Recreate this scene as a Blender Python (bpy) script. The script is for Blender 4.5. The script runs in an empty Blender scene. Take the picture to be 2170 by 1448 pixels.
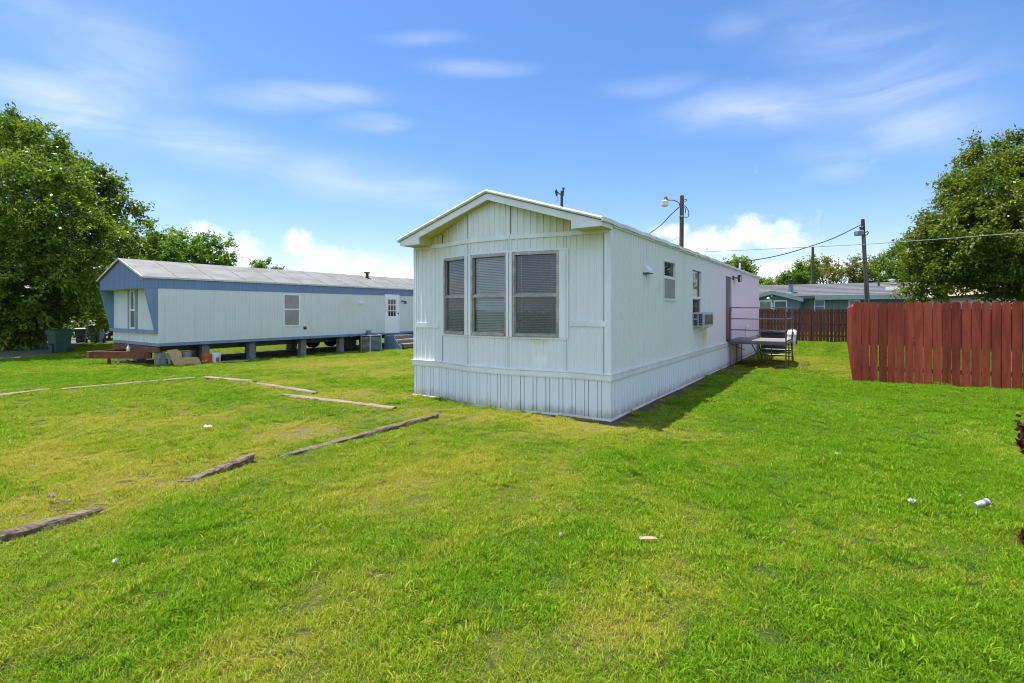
import bpy, bmesh, math, random
import numpy as np
from mathutils import Vector, Matrix

random.seed(7)
RNG = np.random.default_rng(11)
SC = bpy.context.scene
COL = SC.collection
R = math.radians
PI = math.pi
F_PX, CX, HZ, EYE = 1055.0, 1085.0, 657.0, 1.57      # focal length and horizon of the photograph in its own pixels

def S01(t):
    t = min(1.0, max(0.0, t)); return t * t * (3 - 2 * t)

def gz(x, y):
    """height of the terrain"""
    return -0.19 * S01((y - 9.5) / 9.0) * S01((-x - 1.5) / 4.0)

def P(px, py, depth):
    return Vector(((px - CX) / F_PX * depth, depth, EYE + (HZ - py) / F_PX * depth))

def G(px, py):
    """the point of the terrain seen at a pixel of the photograph"""
    d = F_PX * EYE / (py - HZ)
    for _ in range(6):
        z = gz((px - CX) / F_PX * d, d)
        d = F_PX * (EYE - z) / (py - HZ)
    x = (px - CX) / F_PX * d
    return Vector((x, d, gz(x, d)))

# ------------------------------------------------------------------ mesh builder
class MB:
    def __init__(self):
        self.v, self.f = [], []
    def add(self, vs, fs):
        b = len(self.v)
        self.v += [tuple(p) for p in vs]
        self.f += [tuple(i + b for i in f) for f in fs]
        return self
    def quad(self, *ps):
        return self.add(ps, [tuple(range(len(ps)))])
    def hexa(self, c):
        return self.add(c, [(0, 3, 2, 1), (4, 5, 6, 7), (0, 1, 5, 4), (1, 2, 6, 5), (2, 3, 7, 6), (3, 0, 4, 7)])
    def box(self, x0, x1, y0, y1, z0, z1):
        return self.hexa([(x0, y0, z0), (x1, y0, z0), (x1, y1, z0), (x0, y1, z0), (x0, y0, z1), (x1, y0, z1), (x1, y1, z1), (x0, y1, z1)])
    def fbox(self, fr, s0, s1, o0, o1, z0, z1):
        """box in a wall frame: s along the wall, o outward, z up"""
        return self.hexa([fr(s0, o1, z0), fr(s1, o1, z0), fr(s1, o0, z0), fr(s0, o0, z0), fr(s0, o1, z1), fr(s1, o1, z1), fr(s1, o0, z1), fr(s0, o0, z1)])
    def bar(self, p, q, w, h=None, up=(0, 0, 1)):
        p, q = Vector(p), Vector(q); h = h or w
        d = (q - p).normalized(); u = Vector(up)
        if abs(d.dot(u)) > .98: u = Vector((1, 0, 0))
        s = d.cross(u).normalized(); u = s.cross(d).normalized()
        a, b = s * w / 2, u * h / 2
        return self.hexa([p - a - b, p + a - b, q + a - b, q - a - b, p - a + b, p + a + b, q + a + b, q - a + b])
    def tube(self, pts, rad, n=8, cap=True):
        pts = [Vector(p) for p in pts]
        if not hasattr(rad, '__len__'): rad = [rad] * len(pts)
        rings = []; prev = None
        for i, p in enumerate(pts):
            d = (pts[min(i + 1, len(pts) - 1)] - pts[max(i - 1, 0)]).normalized()
            if prev is None:
                u = Vector((0, 0, 1)) if abs(d.z) < .9 else Vector((1, 0, 0))
                s = d.cross(u).normalized()
            else:
                s = (prev - d * prev.dot(d)).normalized()
            prev = s; t = d.cross(s)
            rings.append([p + (s * math.cos(2 * PI * k / n) + t * math.sin(2 * PI * k / n)) * rad[i] for k in range(n)])
        b = len(self.v)
        vs = [q for r in rings for q in r]
        fs = [(i * n + k, i * n + (k + 1) % n, (i + 1) * n + (k + 1) % n, (i + 1) * n + k) for i in range(len(pts) - 1) for k in range(n)]
        if cap:
            fs += [tuple(range(n - 1, -1, -1)), tuple((len(pts) - 1) * n + k for k in range(n))]
        return self.add(vs, fs)
    def lathe(self, prof, n=20, c=(0, 0, 0), cap=True):
        vs, fs = [], []
        for r, z in prof:
            vs += [(c[0] + r * math.cos(2 * PI * k / n), c[1] + r * math.sin(2 * PI * k / n), c[2] + z) for k in range(n)]
        m = len(prof)
        fs += [(i * n + k, i * n + (k + 1) % n, (i + 1) * n + (k + 1) % n, (i + 1) * n + k) for i in range(m - 1) for k in range(n)]
        if cap: fs += [tuple(range(n - 1, -1, -1)), tuple((m - 1) * n + k for k in range(n))]
        return self.add(vs, fs)
    def prism(self, poly, fn0, fn1):
        """extrude a polygon: fn0(p), fn1(p) give the two 3-D ends of each polygon point"""
        n = len(poly)
        vs = [fn0(p) for p in poly] + [fn1(p) for p in poly]
        return self.add(vs, [tuple(range(n - 1, -1, -1)), tuple(range(n, 2 * n))] + [(i, (i + 1) % n, n + (i + 1) % n, n + i) for i in range(n)])
    def build(self, name, mat, parent=None, smooth=False, loc=None, fix=True, bevel=0):
        me = bpy.data.meshes.new(name)
        me.from_pydata(self.v, [], self.f)
        if fix:
            bm = bmesh.new(); bm.from_mesh(me)
            bmesh.ops.recalc_face_normals(bm, faces=bm.faces)
            if bevel:
                bmesh.ops.bevel(bm, geom=list(bm.edges), offset=bevel, segments=2, affect='EDGES', clamp_overlap=True)
            bm.to_mesh(me); bm.free()
        if smooth:
            me.polygons.foreach_set('use_smooth', [True] * len(me.polygons))
            try: me.set_sharp_from_angle(angle=R(40))
            except Exception: pass
        me.materials.append(mat)
        o = bpy.data.objects.new(name, me); COL.objects.link(o)
        if parent is not None: o.parent = parent
        if loc is not None: o.location = loc
        return o

def tag(o, label, cat, group=None):
    o['label'] = label; o['category'] = cat
    if group: o['group'] = group
    return o
def thing(name, label, cat, loc=(0, 0, 0), rz=0.0, group=None):
    o = bpy.data.objects.new(name, None); COL.objects.link(o)
    o.empty_display_size = .2; o.location = loc; o.rotation_euler = (0, 0, rz)
    return tag(o, label, cat, group)
def copy_tree(o, parent=None):
    c = o.copy(); COL.objects.link(c)
    if parent is not None: c.parent = parent
    for ch in list(o.children): copy_tree(ch, c)
    return c
def flat(p0, d, n):
    """wall frame from an XY origin, direction and outward normal"""
    p0, d, n = Vector(p0), Vector(d).normalized(), Vector(n).normalized()
    return lambda s, o, z: (p0.x + d.x * s + n.x * o, p0.y + d.y * s + n.y * o, z)

# ------------------------------------------------------------------ materials
def newmat(name):
    m = bpy.data.materials.new(name); m.use_nodes = True
    nt = m.node_tree; nt.nodes.clear()
    out = nt.nodes.new('ShaderNodeOutputMaterial')
    return m, nt, out
def N(nt, t, **kw):
    n = nt.nodes.new(t)
    for k, v in kw.items():
        if k.startswith('i_'):
            n.inputs[k[2:].replace('_', ' ')].default_value = v
        else: setattr(n, k, v)
    return n
def rgba(c): return (c[0], c[1], c[2], 1.0)
def mix(nt, fac, a, b, blend='MIX'):
    n = nt.nodes.new('ShaderNodeMix'); n.data_type = 'RGBA'; n.blend_type = blend; n.clamp_factor = True
    for idx, v in ((0, fac), (6, a), (7, b)):
        if hasattr(v, 'is_linked'): nt.links.new(v, n.inputs[idx])
        elif isinstance(v, (int, float)): n.inputs[idx].default_value = v
        else: n.inputs[idx].default_value = rgba(v)
    return n.outputs[2]
def math_(nt, op, a, b=0.0, clamp=False, c=None):
    n = nt.nodes.new('ShaderNodeMath'); n.operation = op; n.use_clamp = clamp
    for i, v in enumerate((a, b, c)):
        if v is None: continue
        if hasattr(v, 'is_linked'): nt.links.new(v, n.inputs[i])
        else: n.inputs[i].default_value = v
    return n.outputs[0]
def maprange(nt, v, a, b, c=0.0, d=1.0, smooth=True):
    n = nt.nodes.new('ShaderNodeMapRange'); n.clamp = True
    if smooth: n.interpolation_type = 'SMOOTHSTEP'
    nt.links.new(v, n.inputs[0])
    for i, x in enumerate((a, b, c, d)): n.inputs[i + 1].default_value = x
    return n.outputs[0]
def coord(nt, kind='Object', scale=(1, 1, 1), loc=(0, 0, 0)):
    tc = nt.nodes.new('ShaderNodeTexCoord'); mp = nt.nodes.new('ShaderNodeMapping')
    mp.inputs['Scale'].default_value = scale; mp.inputs['Location'].default_value = loc
    nt.links.new(tc.outputs[kind], mp.inputs['Vector']); return mp.outputs[0]
def noise(nt, vec, scale, detail=4, rough=.55, dist=0.0):
    n = nt.nodes.new('ShaderNodeTexNoise'); n.inputs['Scale'].default_value = scale
    n.inputs['Detail'].default_value = detail; n.inputs['Roughness'].default_value = rough; n.inputs['Distortion'].default_value = dist
    if vec is not None: nt.links.new(vec, n.inputs['Vector'])
    return n.outputs[0]
def blob(nt, c, r):
    """1 at object-space point c falling to 0 at the ellipsoid of radii r"""
    v = coord(nt, 'Object', tuple(1 / x for x in r), tuple(-a / b for a, b in zip(c, r)))
    n = nt.nodes.new('ShaderNodeVectorMath'); n.operation = 'LENGTH'; nt.links.new(v, n.inputs[0])
    return maprange(nt, n.outputs['Value'], 0.2, 1.0, 1.0, 0.0)
def pmat(name, col, col2=None, scale=3.0, stretch=(1, 1, 1), rough=.6, bump=.0, bscale=30.0, metal=0.0, lo=.35, hi=.65, spec=.5, col3=None, s3=.7):
    m, nt, out = newmat(name)
    b = N(nt, 'ShaderNodeBsdfPrincipled'); b.inputs['Roughness'].default_value = rough; b.inputs['Metallic'].default_value = metal
    b.inputs['Specular IOR Level'].default_value = spec
    vec = coord(nt, 'Object', stretch)
    if col2 is None: col2 = tuple(c * .8 for c in col)
    c = mix(nt, maprange(nt, noise(nt, vec, scale, 6, .62), lo, hi), col, col2)
    if col3 is not None:
        c = mix(nt, maprange(nt, noise(nt, vec, scale * s3, 3), .55, .75), c, col3)
    nt.links.new(c, b.inputs['Base Color'])
    if bump:
        bp = N(nt, 'ShaderNodeBump'); bp.inputs['Strength'].default_value = bump; bp.inputs['Distance'].default_value = .02
        nt.links.new(noise(nt, vec, bscale, 5), bp.inputs['Height']); nt.links.new(bp.outputs[0], b.inputs['Normal'])
    nt.links.new(b.outputs[0], out.inputs[0])
    return m

def siding_mat(name, col, stains, pink=None, yellow=False, dirt=.6, mud=False):
    """painted metal: faint vertical run-off streaks, chalky patches, stains with a place of their own"""
    m, nt, out = newmat(name)
    b = N(nt, 'ShaderNodeBsdfPrincipled'); b.inputs['Roughness'].default_value = .42; b.inputs['Specular IOR Level'].default_value = .35
    streak = noise(nt, coord(nt, 'Object', (1, 1, .06)), 9.0, 5, .6)
    patch = noise(nt, coord(nt, 'Object'), 1.1, 5, .6)
    c = mix(nt, maprange(nt, streak, .5, .8, 0, dirt), col, (col[0] * .82, col[1] * .82, col[2] * .74))
    c = mix(nt, maprange(nt, patch, .45, .7, 0, .35), c, (col[0] * .9, col[1] * .93, col[2] * .95))
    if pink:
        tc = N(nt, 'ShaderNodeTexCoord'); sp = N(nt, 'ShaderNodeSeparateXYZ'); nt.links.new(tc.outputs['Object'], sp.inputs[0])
        c = mix(nt, maprange(nt, sp.outputs[1], 3.2, 10.0, 0, 1.0), c, pink)  # pinkish cast of the light painted in, growing towards the rear
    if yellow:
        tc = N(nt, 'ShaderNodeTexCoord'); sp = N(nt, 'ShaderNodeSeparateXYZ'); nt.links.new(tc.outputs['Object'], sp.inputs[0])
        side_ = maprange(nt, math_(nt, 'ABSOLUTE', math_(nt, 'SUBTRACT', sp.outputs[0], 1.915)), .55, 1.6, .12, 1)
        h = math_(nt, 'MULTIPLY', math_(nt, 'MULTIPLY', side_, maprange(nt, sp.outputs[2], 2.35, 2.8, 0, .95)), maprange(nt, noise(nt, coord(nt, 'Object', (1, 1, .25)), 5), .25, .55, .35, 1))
        c = mix(nt, h, c, (.60, .54, .20))  # grass bounce under the eaves, painted in as yellow
    if mud:
        tc = N(nt, 'ShaderNodeTexCoord'); sp = N(nt, 'ShaderNodeSeparateXYZ'); nt.links.new(tc.outputs['Object'], sp.inputs[0])
        edge = math_(nt, 'ADD', sp.outputs[2], math_(nt, 'MULTIPLY', noise(nt, coord(nt, 'Object', (1, 1, .5)), 7, 5, .65), -.30))
        c = mix(nt, maprange(nt, edge, -.14, .04, .75, 0), c, (.36, .33, .25))
    for cen, rad, cc, k in stains:
        f = math_(nt, 'MULTIPLY', blob(nt, cen, rad), maprange(nt, noise(nt, coord(nt, 'Object', (1, 1, .2)), 11, 4), .3, .6, .3, k))
        c = mix(nt, f, c, cc)
    nt.links.new(c, b.inputs['Base Color'])
    bp = N(nt, 'ShaderNodeBump'); bp.inputs['Strength'].default_value = .12; bp.inputs['Distance'].default_value = .01
    nt.links.new(noise(nt, coord(nt, 'Object'), 4.0, 3), bp.inputs['Height']); nt.links.new(bp.outputs[0], b.inputs['Normal'])
    nt.links.new(b.outputs[0], out.inputs[0])
    return m

def leaf_mat(name, dark, light, spec=.3, trans=.35):
    m, nt, out = newmat(name)
    at = N(nt, 'ShaderNodeAttribute', attribute_name='tint')
    c = mix(nt, at.outputs['Fac'], dark, light)
    b = N(nt, 'ShaderNodeBsdfPrincipled'); b.inputs['Roughness'].default_value = .45; b.inputs['Specular IOR Level'].default_value = spec
    nt.links.new(c, b.inputs['Base Color'])
    t = N(nt, 'ShaderNodeBsdfTranslucent')
    nt.links.new(mix(nt, 1.0, c, (1.25, 1.3, .55), 'MULTIPLY'), t.inputs['Color'])
    ms = N(nt, 'ShaderNodeMixShader'); ms.inputs[0].default_value = trans
    nt.links.new(b.outputs[0], ms.inputs[1]); nt.links.new(t.outputs[0], ms.inputs[2])
    nt.links.new(ms.outputs[0], out.inputs[0])
    return m

def glass_mat(name, tint=(.9, .95, .95), ior=1.5, body=None, bodyfac=0.0):
    """window glass: mirror-like at a slant, clear head on"""
    m, nt, out = newmat(name)
    tr = N(nt, 'ShaderNodeBsdfTransparent'); tr.inputs[0].default_value = rgba(tint)
    gl = N(nt, 'ShaderNodeBsdfGlossy'); gl.inputs['Roughness'].default_value = .02
    fr = N(nt, 'ShaderNodeFresnel'); fr.inputs[0].default_value = ior
    bp = N(nt, 'ShaderNodeBump'); bp.inputs['Strength'].default_value = .05; bp.inputs['Distance'].default_value = .02
    nt.links.new(noise(nt, coord(nt, 'Object'), 2.5, 2), bp.inputs['Height']); nt.links.new(bp.outputs[0], gl.inputs['Normal'])
    f = math_(nt, 'MULTIPLY_ADD', fr.outputs[0], 1.0, True, .05)
    ms = N(nt, 'ShaderNodeMixShader'); nt.links.new(f, ms.inputs[0])
    nt.links.new(tr.outputs[0], ms.inputs[1]); nt.links.new(gl.outputs[0], ms.inputs[2])
    nt.links.new(ms.outputs[0], out.inputs[0]); return m

def screen_mat(name, col, opacity):
    m, nt, out = newmat(name)
    tr = N(nt, 'ShaderNodeBsdfTransparent'); d = N(nt, 'ShaderNodeBsdfDiffuse'); 
    v = coord(nt, 'Object'); nt.links.new(mix(nt, maprange(nt, noise(nt, v, 3, 3), .3, .7), col, tuple(c * .8 for c in col)), d.inputs[0])
    ms = N(nt, 'ShaderNodeMixShader'); ms.inputs[0].default_value = opacity
    nt.links.new(tr.outputs[0], ms.inputs[1]); nt.links.new(d.outputs[0], ms.inputs[2]); nt.links.new(ms.outputs[0], out.inputs[0]); return m

M = {}
M['trim'] = pmat('white_trim_paint', (.74, .76, .785), (.65, .67, .69), 2.5, (1, 1, .3), .4, .05)
M['skirt'] = siding_mat('skirting_paint', (.70, .735, .79), [], mud=True)
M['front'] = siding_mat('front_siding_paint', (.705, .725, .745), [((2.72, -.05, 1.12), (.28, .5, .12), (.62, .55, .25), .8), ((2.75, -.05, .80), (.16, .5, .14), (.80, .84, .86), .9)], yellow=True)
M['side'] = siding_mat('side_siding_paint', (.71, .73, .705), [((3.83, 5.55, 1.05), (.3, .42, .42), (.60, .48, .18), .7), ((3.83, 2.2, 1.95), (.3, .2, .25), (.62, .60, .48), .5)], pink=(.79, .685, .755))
M['soffit'] = pmat('bounce_yellow_soffit', (.58, .52, .18), (.48, .42, .13), 3.0, (1, 1, 1), .6, .05)  # olive yellow stands in for light bounced up from the grass
M['roof_white'] = pmat('white_coated_roof', (.82, .82, .80), (.70, .69, .66), 5.0, (1, .3, 1), .5, .3, 8)
M['lap'] = pmat('roof_edge_metal', (.80, .79, .76), (.62, .60, .56), 6.0, (1, .4, 1), .45, .4, 10)
M['alu'] = pmat('mill_aluminium', (.42, .40, .36), (.28, .265, .235), 8.0, (1, 1, 1), .42, .05, metal=.35)
M['blind'] = pmat('blind_slat', (.86, .86, .85), (.78, .78, .76), 4, rough=.5)
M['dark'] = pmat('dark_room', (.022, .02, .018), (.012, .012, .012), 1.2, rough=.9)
M['glass'] = glass_mat('window_glass')
M['screen'] = screen_mat('insect_screen', (.26, .27, .27), .34)
M['screen2'] = screen_mat('grey_insect_screen', (.36, .35, .35), .9)
M['blue'] = siding_mat('blue_siding_paint', (.145, .225, .385), [], dirt=.25)
M['bluegrey'] = pmat('blue_grey_trim_paint', (.16, .26, .39), (.12, .20, .31), 3, (1, 1, .3), .45, .05)
M['left_wall'] = siding_mat('pale_siding_paint', (.62, .66, .655), [((3.53, 6.9, 1.75), (.3, .5, .45), (.60, .58, .46), .6), ((3.53, 2.5, .7), (.3, 2.0, .2), (.55, .60, .58), .5)], dirt=.7)
M['roof_grey'] = pmat('weathered_metal_roof', (.20, .202, .193), (.145, .145, .133), 2.2, (1, .5, 1), .6, .25, 6, col3=(.15, .135, .105), spec=.3)
M['seam'] = pmat('tarred_roof_seam', (.20, .18, .14), (.10, .09, .08), 9, rough=.8, bump=.4)
M['rust'] = pmat('rusty_steel', (.21, .065, .030), (.11, .035, .02), 7, (1, 1, 1), .75, .3, 30, col3=(.05, .03, .025))
M['steel'] = pmat('dark_steel', (.055, .056, .062), (.035, .034, .034), 6, rough=.5, bump=.1)
M['block'] = pmat('concrete_block', (.25, .25, .24), (.17, .17, .165), 9, rough=.9, bump=.5, bscale=60)
M['concrete'] = pmat('weathered_plank', (.36, .33, .29), (.22, .20, .18), 5, (1, 1, .4), .85, .4, 30)
M['osb'] = pmat('strand_board', (.50, .34, .17), (.36, .22, .10), 16, rough=.75, bump=.2, bscale=50)
M['white_plastic'] = pmat('white_plastic', (.78, .80, .82), (.68, .70, .74), 4, rough=.4)
M['orange_plastic'] = pmat('orange_plastic', (.62, .13, .025), (.48, .09, .02), 5, rough=.45)
M['label_blue'] = pmat('blue_label', (.10, .13, .34), (.35, .08, .09), 6, rough=.5)
M['label_white'] = pmat('white_label', (.72, .62, .52), (.5, .25, .12), 14, rough=.5)
M['bin_green'] = pmat('green_bin_plastic', (.030, .085, .058), (.022, .06, .042), 3, rough=.5, bump=.05)
M['bin_grey'] = pmat('grey_bin_plastic', (.16, .17, .17), (.11, .115, .115), 3, rough=.55)
M['rubber'] = pmat('black_rubber', (.02, .02, .02), (.03, .03, .03), 8, rough=.8)
M['cond'] = pmat('condenser_paint', (.20, .27, .33), (.15, .20, .25), 3, rough=.5, metal=.2)
M['condlight'] = pmat('condenser_fins', (.46, .44, .40), (.36, .33, .30), 4, rough=.5, metal=.2)
M['conddark'] = pmat('dark_condenser_paint', (.07, .075, .085), (.045, .05, .055), 4, rough=.5, metal=.3)
M['badge'] = pmat('brass_badge', (.45, .33, .12), (.38, .26, .1), 4, rough=.4)
M['door_white'] = pmat('white_door_paint', (.78, .80, .83), (.72, .75, .79), 3, rough=.4)
M['door_brown'] = pmat('brown_storm_door', (.16, .14, .145), (.12, .10, .105), 2, (1, 1, .3), .5)
M['door_red'] = pmat('rust_red_door_panel', (.23, .10, .085), (.17, .075, .07), 3, (1, 1, .3), .55)
M['black'] = pmat('black_metal', (.02, .02, .022), (.035, .033, .03), 5, rough=.5)
M['lens'] = pmat('frosted_lens', (.75, .76, .78), (.65, .66, .7), 3, rough=.25)
M['ply'] = pmat('weathered_deck_board', (.25, .235, .215), (.15, .14, .13), 7, (1, 1, 1), .8, .3, 25)
M['rail'] = pmat('painted_pipe', (.13, .135, .15), (.09, .09, .10), 6, rough=.35, metal=.4)
M['red_fence'] = pmat('red_stained_cedar', (.39, .075, .040), (.26, .046, .026), 5, (2.2, 2.2, .25), .8, .6, 22, col3=(.28, .068, .040), spec=.2)
M['brown_fence'] = pmat('brown_stained_cedar', (.115, .036, .016), (.062, .02, .010), 5, (2.2, 2.2, .2), .8, .4, 22)
for nm in ('red_fence', 'brown_fence'):          # boards weathered unevenly
    nt = M[nm].node_tree; bs_ = next(n for n in nt.nodes if n.type == 'BSDF_PRINCIPLED'); src = bs_.inputs['Base Color'].links[0].from_socket
    at = N(nt, 'ShaderNodeAttribute', attribute_name='board'); f_ = math_(nt, 'ADD', at.outputs['Fac'], 1.0)
    cb = nt.nodes.new('ShaderNodeVectorMath'); cb.operation = 'SCALE'; nt.links.new(src, cb.inputs[0]); nt.links.new(f_, cb.inputs['Scale']); nt.links.new(cb.outputs[0], bs_.inputs['Base Color'])
M['wood'] = pmat('weathered_timber', (.30, .235, .145), (.19, .145, .09), 6, (.6, 5, 5), .9, .9, 18, col3=(.12, .09, .06))
M['wood_dark'] = pmat('dark_rotting_timber', (.22, .165, .098), (.085, .062, .038), 5, (.5, 7, 7), .9, 1.0, 16, col3=(.05, .037, .027))
M['pole'] = pmat('creosoted_pole', (.105, .08, .062), (.06, .045, .036), 4, (2, 2, .15), .85, .5, 20)
M['cable'] = pmat('black_cable', (.04, .04, .042), (.03, .03, .03), 3, rough=.6)
M['cable_light'] = pmat('weathered_cable', (.22, .22, .23), (.16, .16, .16), 3, rough=.6)
M['green_wall'] = siding_mat('green_house_paint', (.115, .18, .185), [], dirt=.3)
M['green_trim'] = pmat('pale_green_trim', (.27, .35, .37), (.23, .30, .32), 2, rough=.5)
M['shingle'] = pmat('grey_shingle', (.125, .128, .14), (.085, .085, .095), 7, (.35, 2, 2), .9, .4, 40, col3=(.15, .145, .145))
M['white_frame'] = pmat('white_window_frame', (.78, .80, .80), (.7, .72, .72), 3, rough=.45)
M['pane_blue'] = pmat('pane_with_blue_blind', (.14, .22, .42), (.10, .17, .34), 2, (1, 1, 1), .12, spec=.8)
M['pane_teal'] = pmat('pane_with_dark_room', (.06, .10, .09), (.12, .17, .15), 2.2, (1, 1, 1), .08, spec=.9)
M['flue'] = pmat('galvanised_flue', (.20, .28, .33), (.15, .2, .24), 4, rough=.4, metal=.5)
M['tan_roof'] = pmat('tan_shingle', (.42, .33, .22), (.34, .26, .17), 5, (.5, 1, 1), .9, .2)
M['grey_wall'] = pmat('pale_grey_siding', (.50, .52, .55), (.42, .44, .47), 2, rough=.7)
M['bark'] = pmat('tree_bark', (.16, .13, .10), (.075, .06, .048), 6, (1.5, 1.5, .4), .9, .7, 18)
M['paper'] = pmat('white_litter', (.46, .46, .45), (.36, .36, .34), 9, rough=.6)
M['chip'] = pmat('dry_wood_chip', (.34, .27, .18), (.24, .18, .115), 9, rough=.8)
M['leaf_big'] = leaf_mat('broadleaf_foliage', (.040, .092, .008), (.240, .335, .022), .45, .38)
M['leaf_mid'] = leaf_mat('light_foliage', (.075, .160, .012), (.21, .32, .034), .3, .4)
M['leaf_right'] = leaf_mat('elm_foliage', (.048, .092, .008), (.220, .265, .018), .35, .38)
M['leaf_far'] = leaf_mat('far_foliage', (.08, .155, .016), (.23, .31, .042), .25, .4)
M['leaf_dry'] = leaf_mat('thin_browning_foliage', (.15, .12, .03), (.20, .23, .05), .25, .35)
M['leaf_red'] = leaf_mat('dark_red_foliage', (.050, .008, .010), (.12, .018, .016), .4, .25)
M['leaf_under'] = leaf_mat('undergrowth_foliage', (.045, .105, .010), (.22, .32, .030), .3, .4)
# ------------------------------------------------------------------ ribbed metal walls
def ribbed(mb, path, out_sign, z0, z1, openings, pitch, prof):
    """corrugated sheet along an XY path; openings are (s0, s1, za, zb) along the path; prof is [(fraction of pitch, depth)]"""
    s_base = 0.0
    for a, b in zip(path[:-1], path[1:]):
        a, b = Vector(a), Vector(b); L = (b - a).length; d = (b - a) / L
        n = Vector((d.y, -d.x)) * out_sign
        def off(s):
            t = ((s + s_base) / pitch) % 1.0
            for (f0, o0), (f1, o1) in zip(prof[:-1], prof[1:]):
                if f0 <= t <= f1: return o0 + (o1 - o0) * (t - f0) / max(1e-9, f1 - f0)
            return 0.0
        br = {0.0, L}
        k = math.floor(s_base / pitch)
        while k * pitch < s_base + L:
            for f, _ in prof:
                s = (k + f) * pitch - s_base
                if 1e-4 < s < L - 1e-4: br.add(round(s, 5))
            k += 1
        for (o0, o1, _, _) in openings:
            for s in (o0 - s_base, o1 - s_base):
                if 1e-4 < s < L - 1e-4: br.add(round(s, 5))
        br = sorted(br)
        for sa, sb in zip(br[:-1], br[1:]):
            if sb - sa < 1e-4: continue
            m = (sa + sb) / 2 + s_base
            pa, pb = a + d * sa + n * off(sa + 1e-6), a + d * sb + n * off(sb - 1e-6)
            ta = z1(a + d * sa) if callable(z1) else z1
            tb = z1(a + d * sb) if callable(z1) else z1
            cuts = sorted((za, zb) for (o0, o1, za, zb) in openings if o0 < m < o1)
            lo = z0
            for za, zb in cuts:
                mb.quad((pa.x, pa.y, lo), (pb.x, pb.y, lo), (pb.x, pb.y, za), (pa.x, pa.y, za)); lo = zb
            mb.quad((pa.x, pa.y, lo), (pb.x, pb.y, lo), (pb.x, pb.y, tb), (pa.x, pa.y, ta))
        s_base += L
    return mb
RIB_FRONT = [(0, 0), (.56, 0), (.74, .010), (.92, .010), (.97, 0), (1, 0)]
RIB_SIDE = [(0, 0), (.55, 0), (.60, .014), (.92, .014), (.97, 0), (1, 0)]
RIB_FINE = [(0, 0), (.74, 0), (.77, .008), (.92, .008), (.95, 0), (1, 0)]
RIB_SKIRT = [(0, .006), (.008, -.022), (.045, -.022), (.053, .006), (.30, .006), (.308, -.022), (.345, -.022), (.353, .006), (1, .006)]

def window_on(parent, fr, s0, s1, z0, z1, mid=None, frame_w=.035, proud=.03, blind='full', upper_mat=None, screen_low=None, frame_mat='alu', depth=.10, slat=.028, panes='glass', back=True, tilt=.006):
    """a single-hung window set in the wall: aluminium frame with two sashes, glass, a slatted blind and the dark room behind"""
    w = MB(); f = frame_w
    if mid is None: mid = (z0 + z1) / 2
    w.fbox(fr, s0, s0 + f, -depth, proud, z0, z1); w.fbox(fr, s1 - f, s1, -depth, proud, z0, z1)
    w.fbox(fr, s0 + f, s1 - f, -depth, proud + .004, z1 - f, z1); w.fbox(fr, s0 + f, s1 - f, -depth, proud + .012, z0, z0 + f)
    w.fbox(fr, s0 + f, s1 - f, -.03, proud - .004, mid - .02, mid + .02)
    g = .016
    for za, zb, o in ((z0 + f, mid - .02, .012), (mid + .02, z1 - f, -.004)):
        w.fbox(fr, s0 + f, s0 + f + g, -.02, o, za, zb); w.fbox(fr, s1 - f - g, s1 - f, -.02, o, za, zb)
        w.fbox(fr, s0 + f + g, s1 - f - g, -.02, o - .002, za, za + g)
    wo = w.build('window', M[frame_mat], parent)
    p = MB()
    p.quad(fr(s0 + f + g, -.012, z0 + f + g), fr(s1 - f - g, -.012, z0 + f + g), fr(s1 - f - g, -.012, mid - .02), fr(s0 + f + g, -.012, mid - .02))
    p.quad(fr(s0 + f + g, -.022, mid + .02 + g), fr(s1 - f - g, -.022, mid + .02 + g), fr(s1 - f - g, -.022, z1 - f), fr(s0 + f + g, -.022, z1 - f))
    p.build('pane', M[panes], wo, fix=False)
    if blind:
        b = MB(); z = z0 + f + .03
        top = z1 - f
        if blind == 'upper': z = mid + .03
        while z < top:
            jx = random.uniform(-.0016, .0016) + (.0022 * math.sin(z * 9.0) if blind == 'full' else 0)
            b.quad(fr(s0 + f + .012, -.052, z - tilt + jx), fr(s1 - f - .012, -.052, z - tilt - jx), fr(s1 - f - .012, -.074, z + tilt - jx), fr(s0 + f + .012, -.074, z + tilt + jx))
            z += slat
        for k in (.17, .83):
            s = s0 + (s1 - s0) * k
            b.fbox(fr, s - .0015, s + .0015, -.0505, -.0485, z0 + f + .03, top)
        b.build('blind', M['blind'], wo, fix=False)
    if screen_low:
        sc = MB(); sc.quad(fr(s0 + f + .008, .016, z0 + f + .008), fr(s1 - f - .008, .016, z0 + f + .008), fr(s1 - f - .008, .016, mid - .022), fr(s0 + f + .008, .016, mid - .022))
        sc.build('screen', M[screen_low], wo, fix=False)
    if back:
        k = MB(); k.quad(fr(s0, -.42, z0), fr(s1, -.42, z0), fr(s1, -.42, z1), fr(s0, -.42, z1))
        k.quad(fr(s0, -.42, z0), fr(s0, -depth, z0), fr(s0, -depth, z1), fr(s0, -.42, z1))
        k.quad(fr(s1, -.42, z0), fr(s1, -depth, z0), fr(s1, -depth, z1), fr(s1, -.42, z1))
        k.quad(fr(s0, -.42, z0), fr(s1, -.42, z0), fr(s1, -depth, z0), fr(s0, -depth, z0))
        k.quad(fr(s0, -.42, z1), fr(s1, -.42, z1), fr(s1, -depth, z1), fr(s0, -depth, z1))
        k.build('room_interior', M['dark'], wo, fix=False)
    return wo

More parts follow.
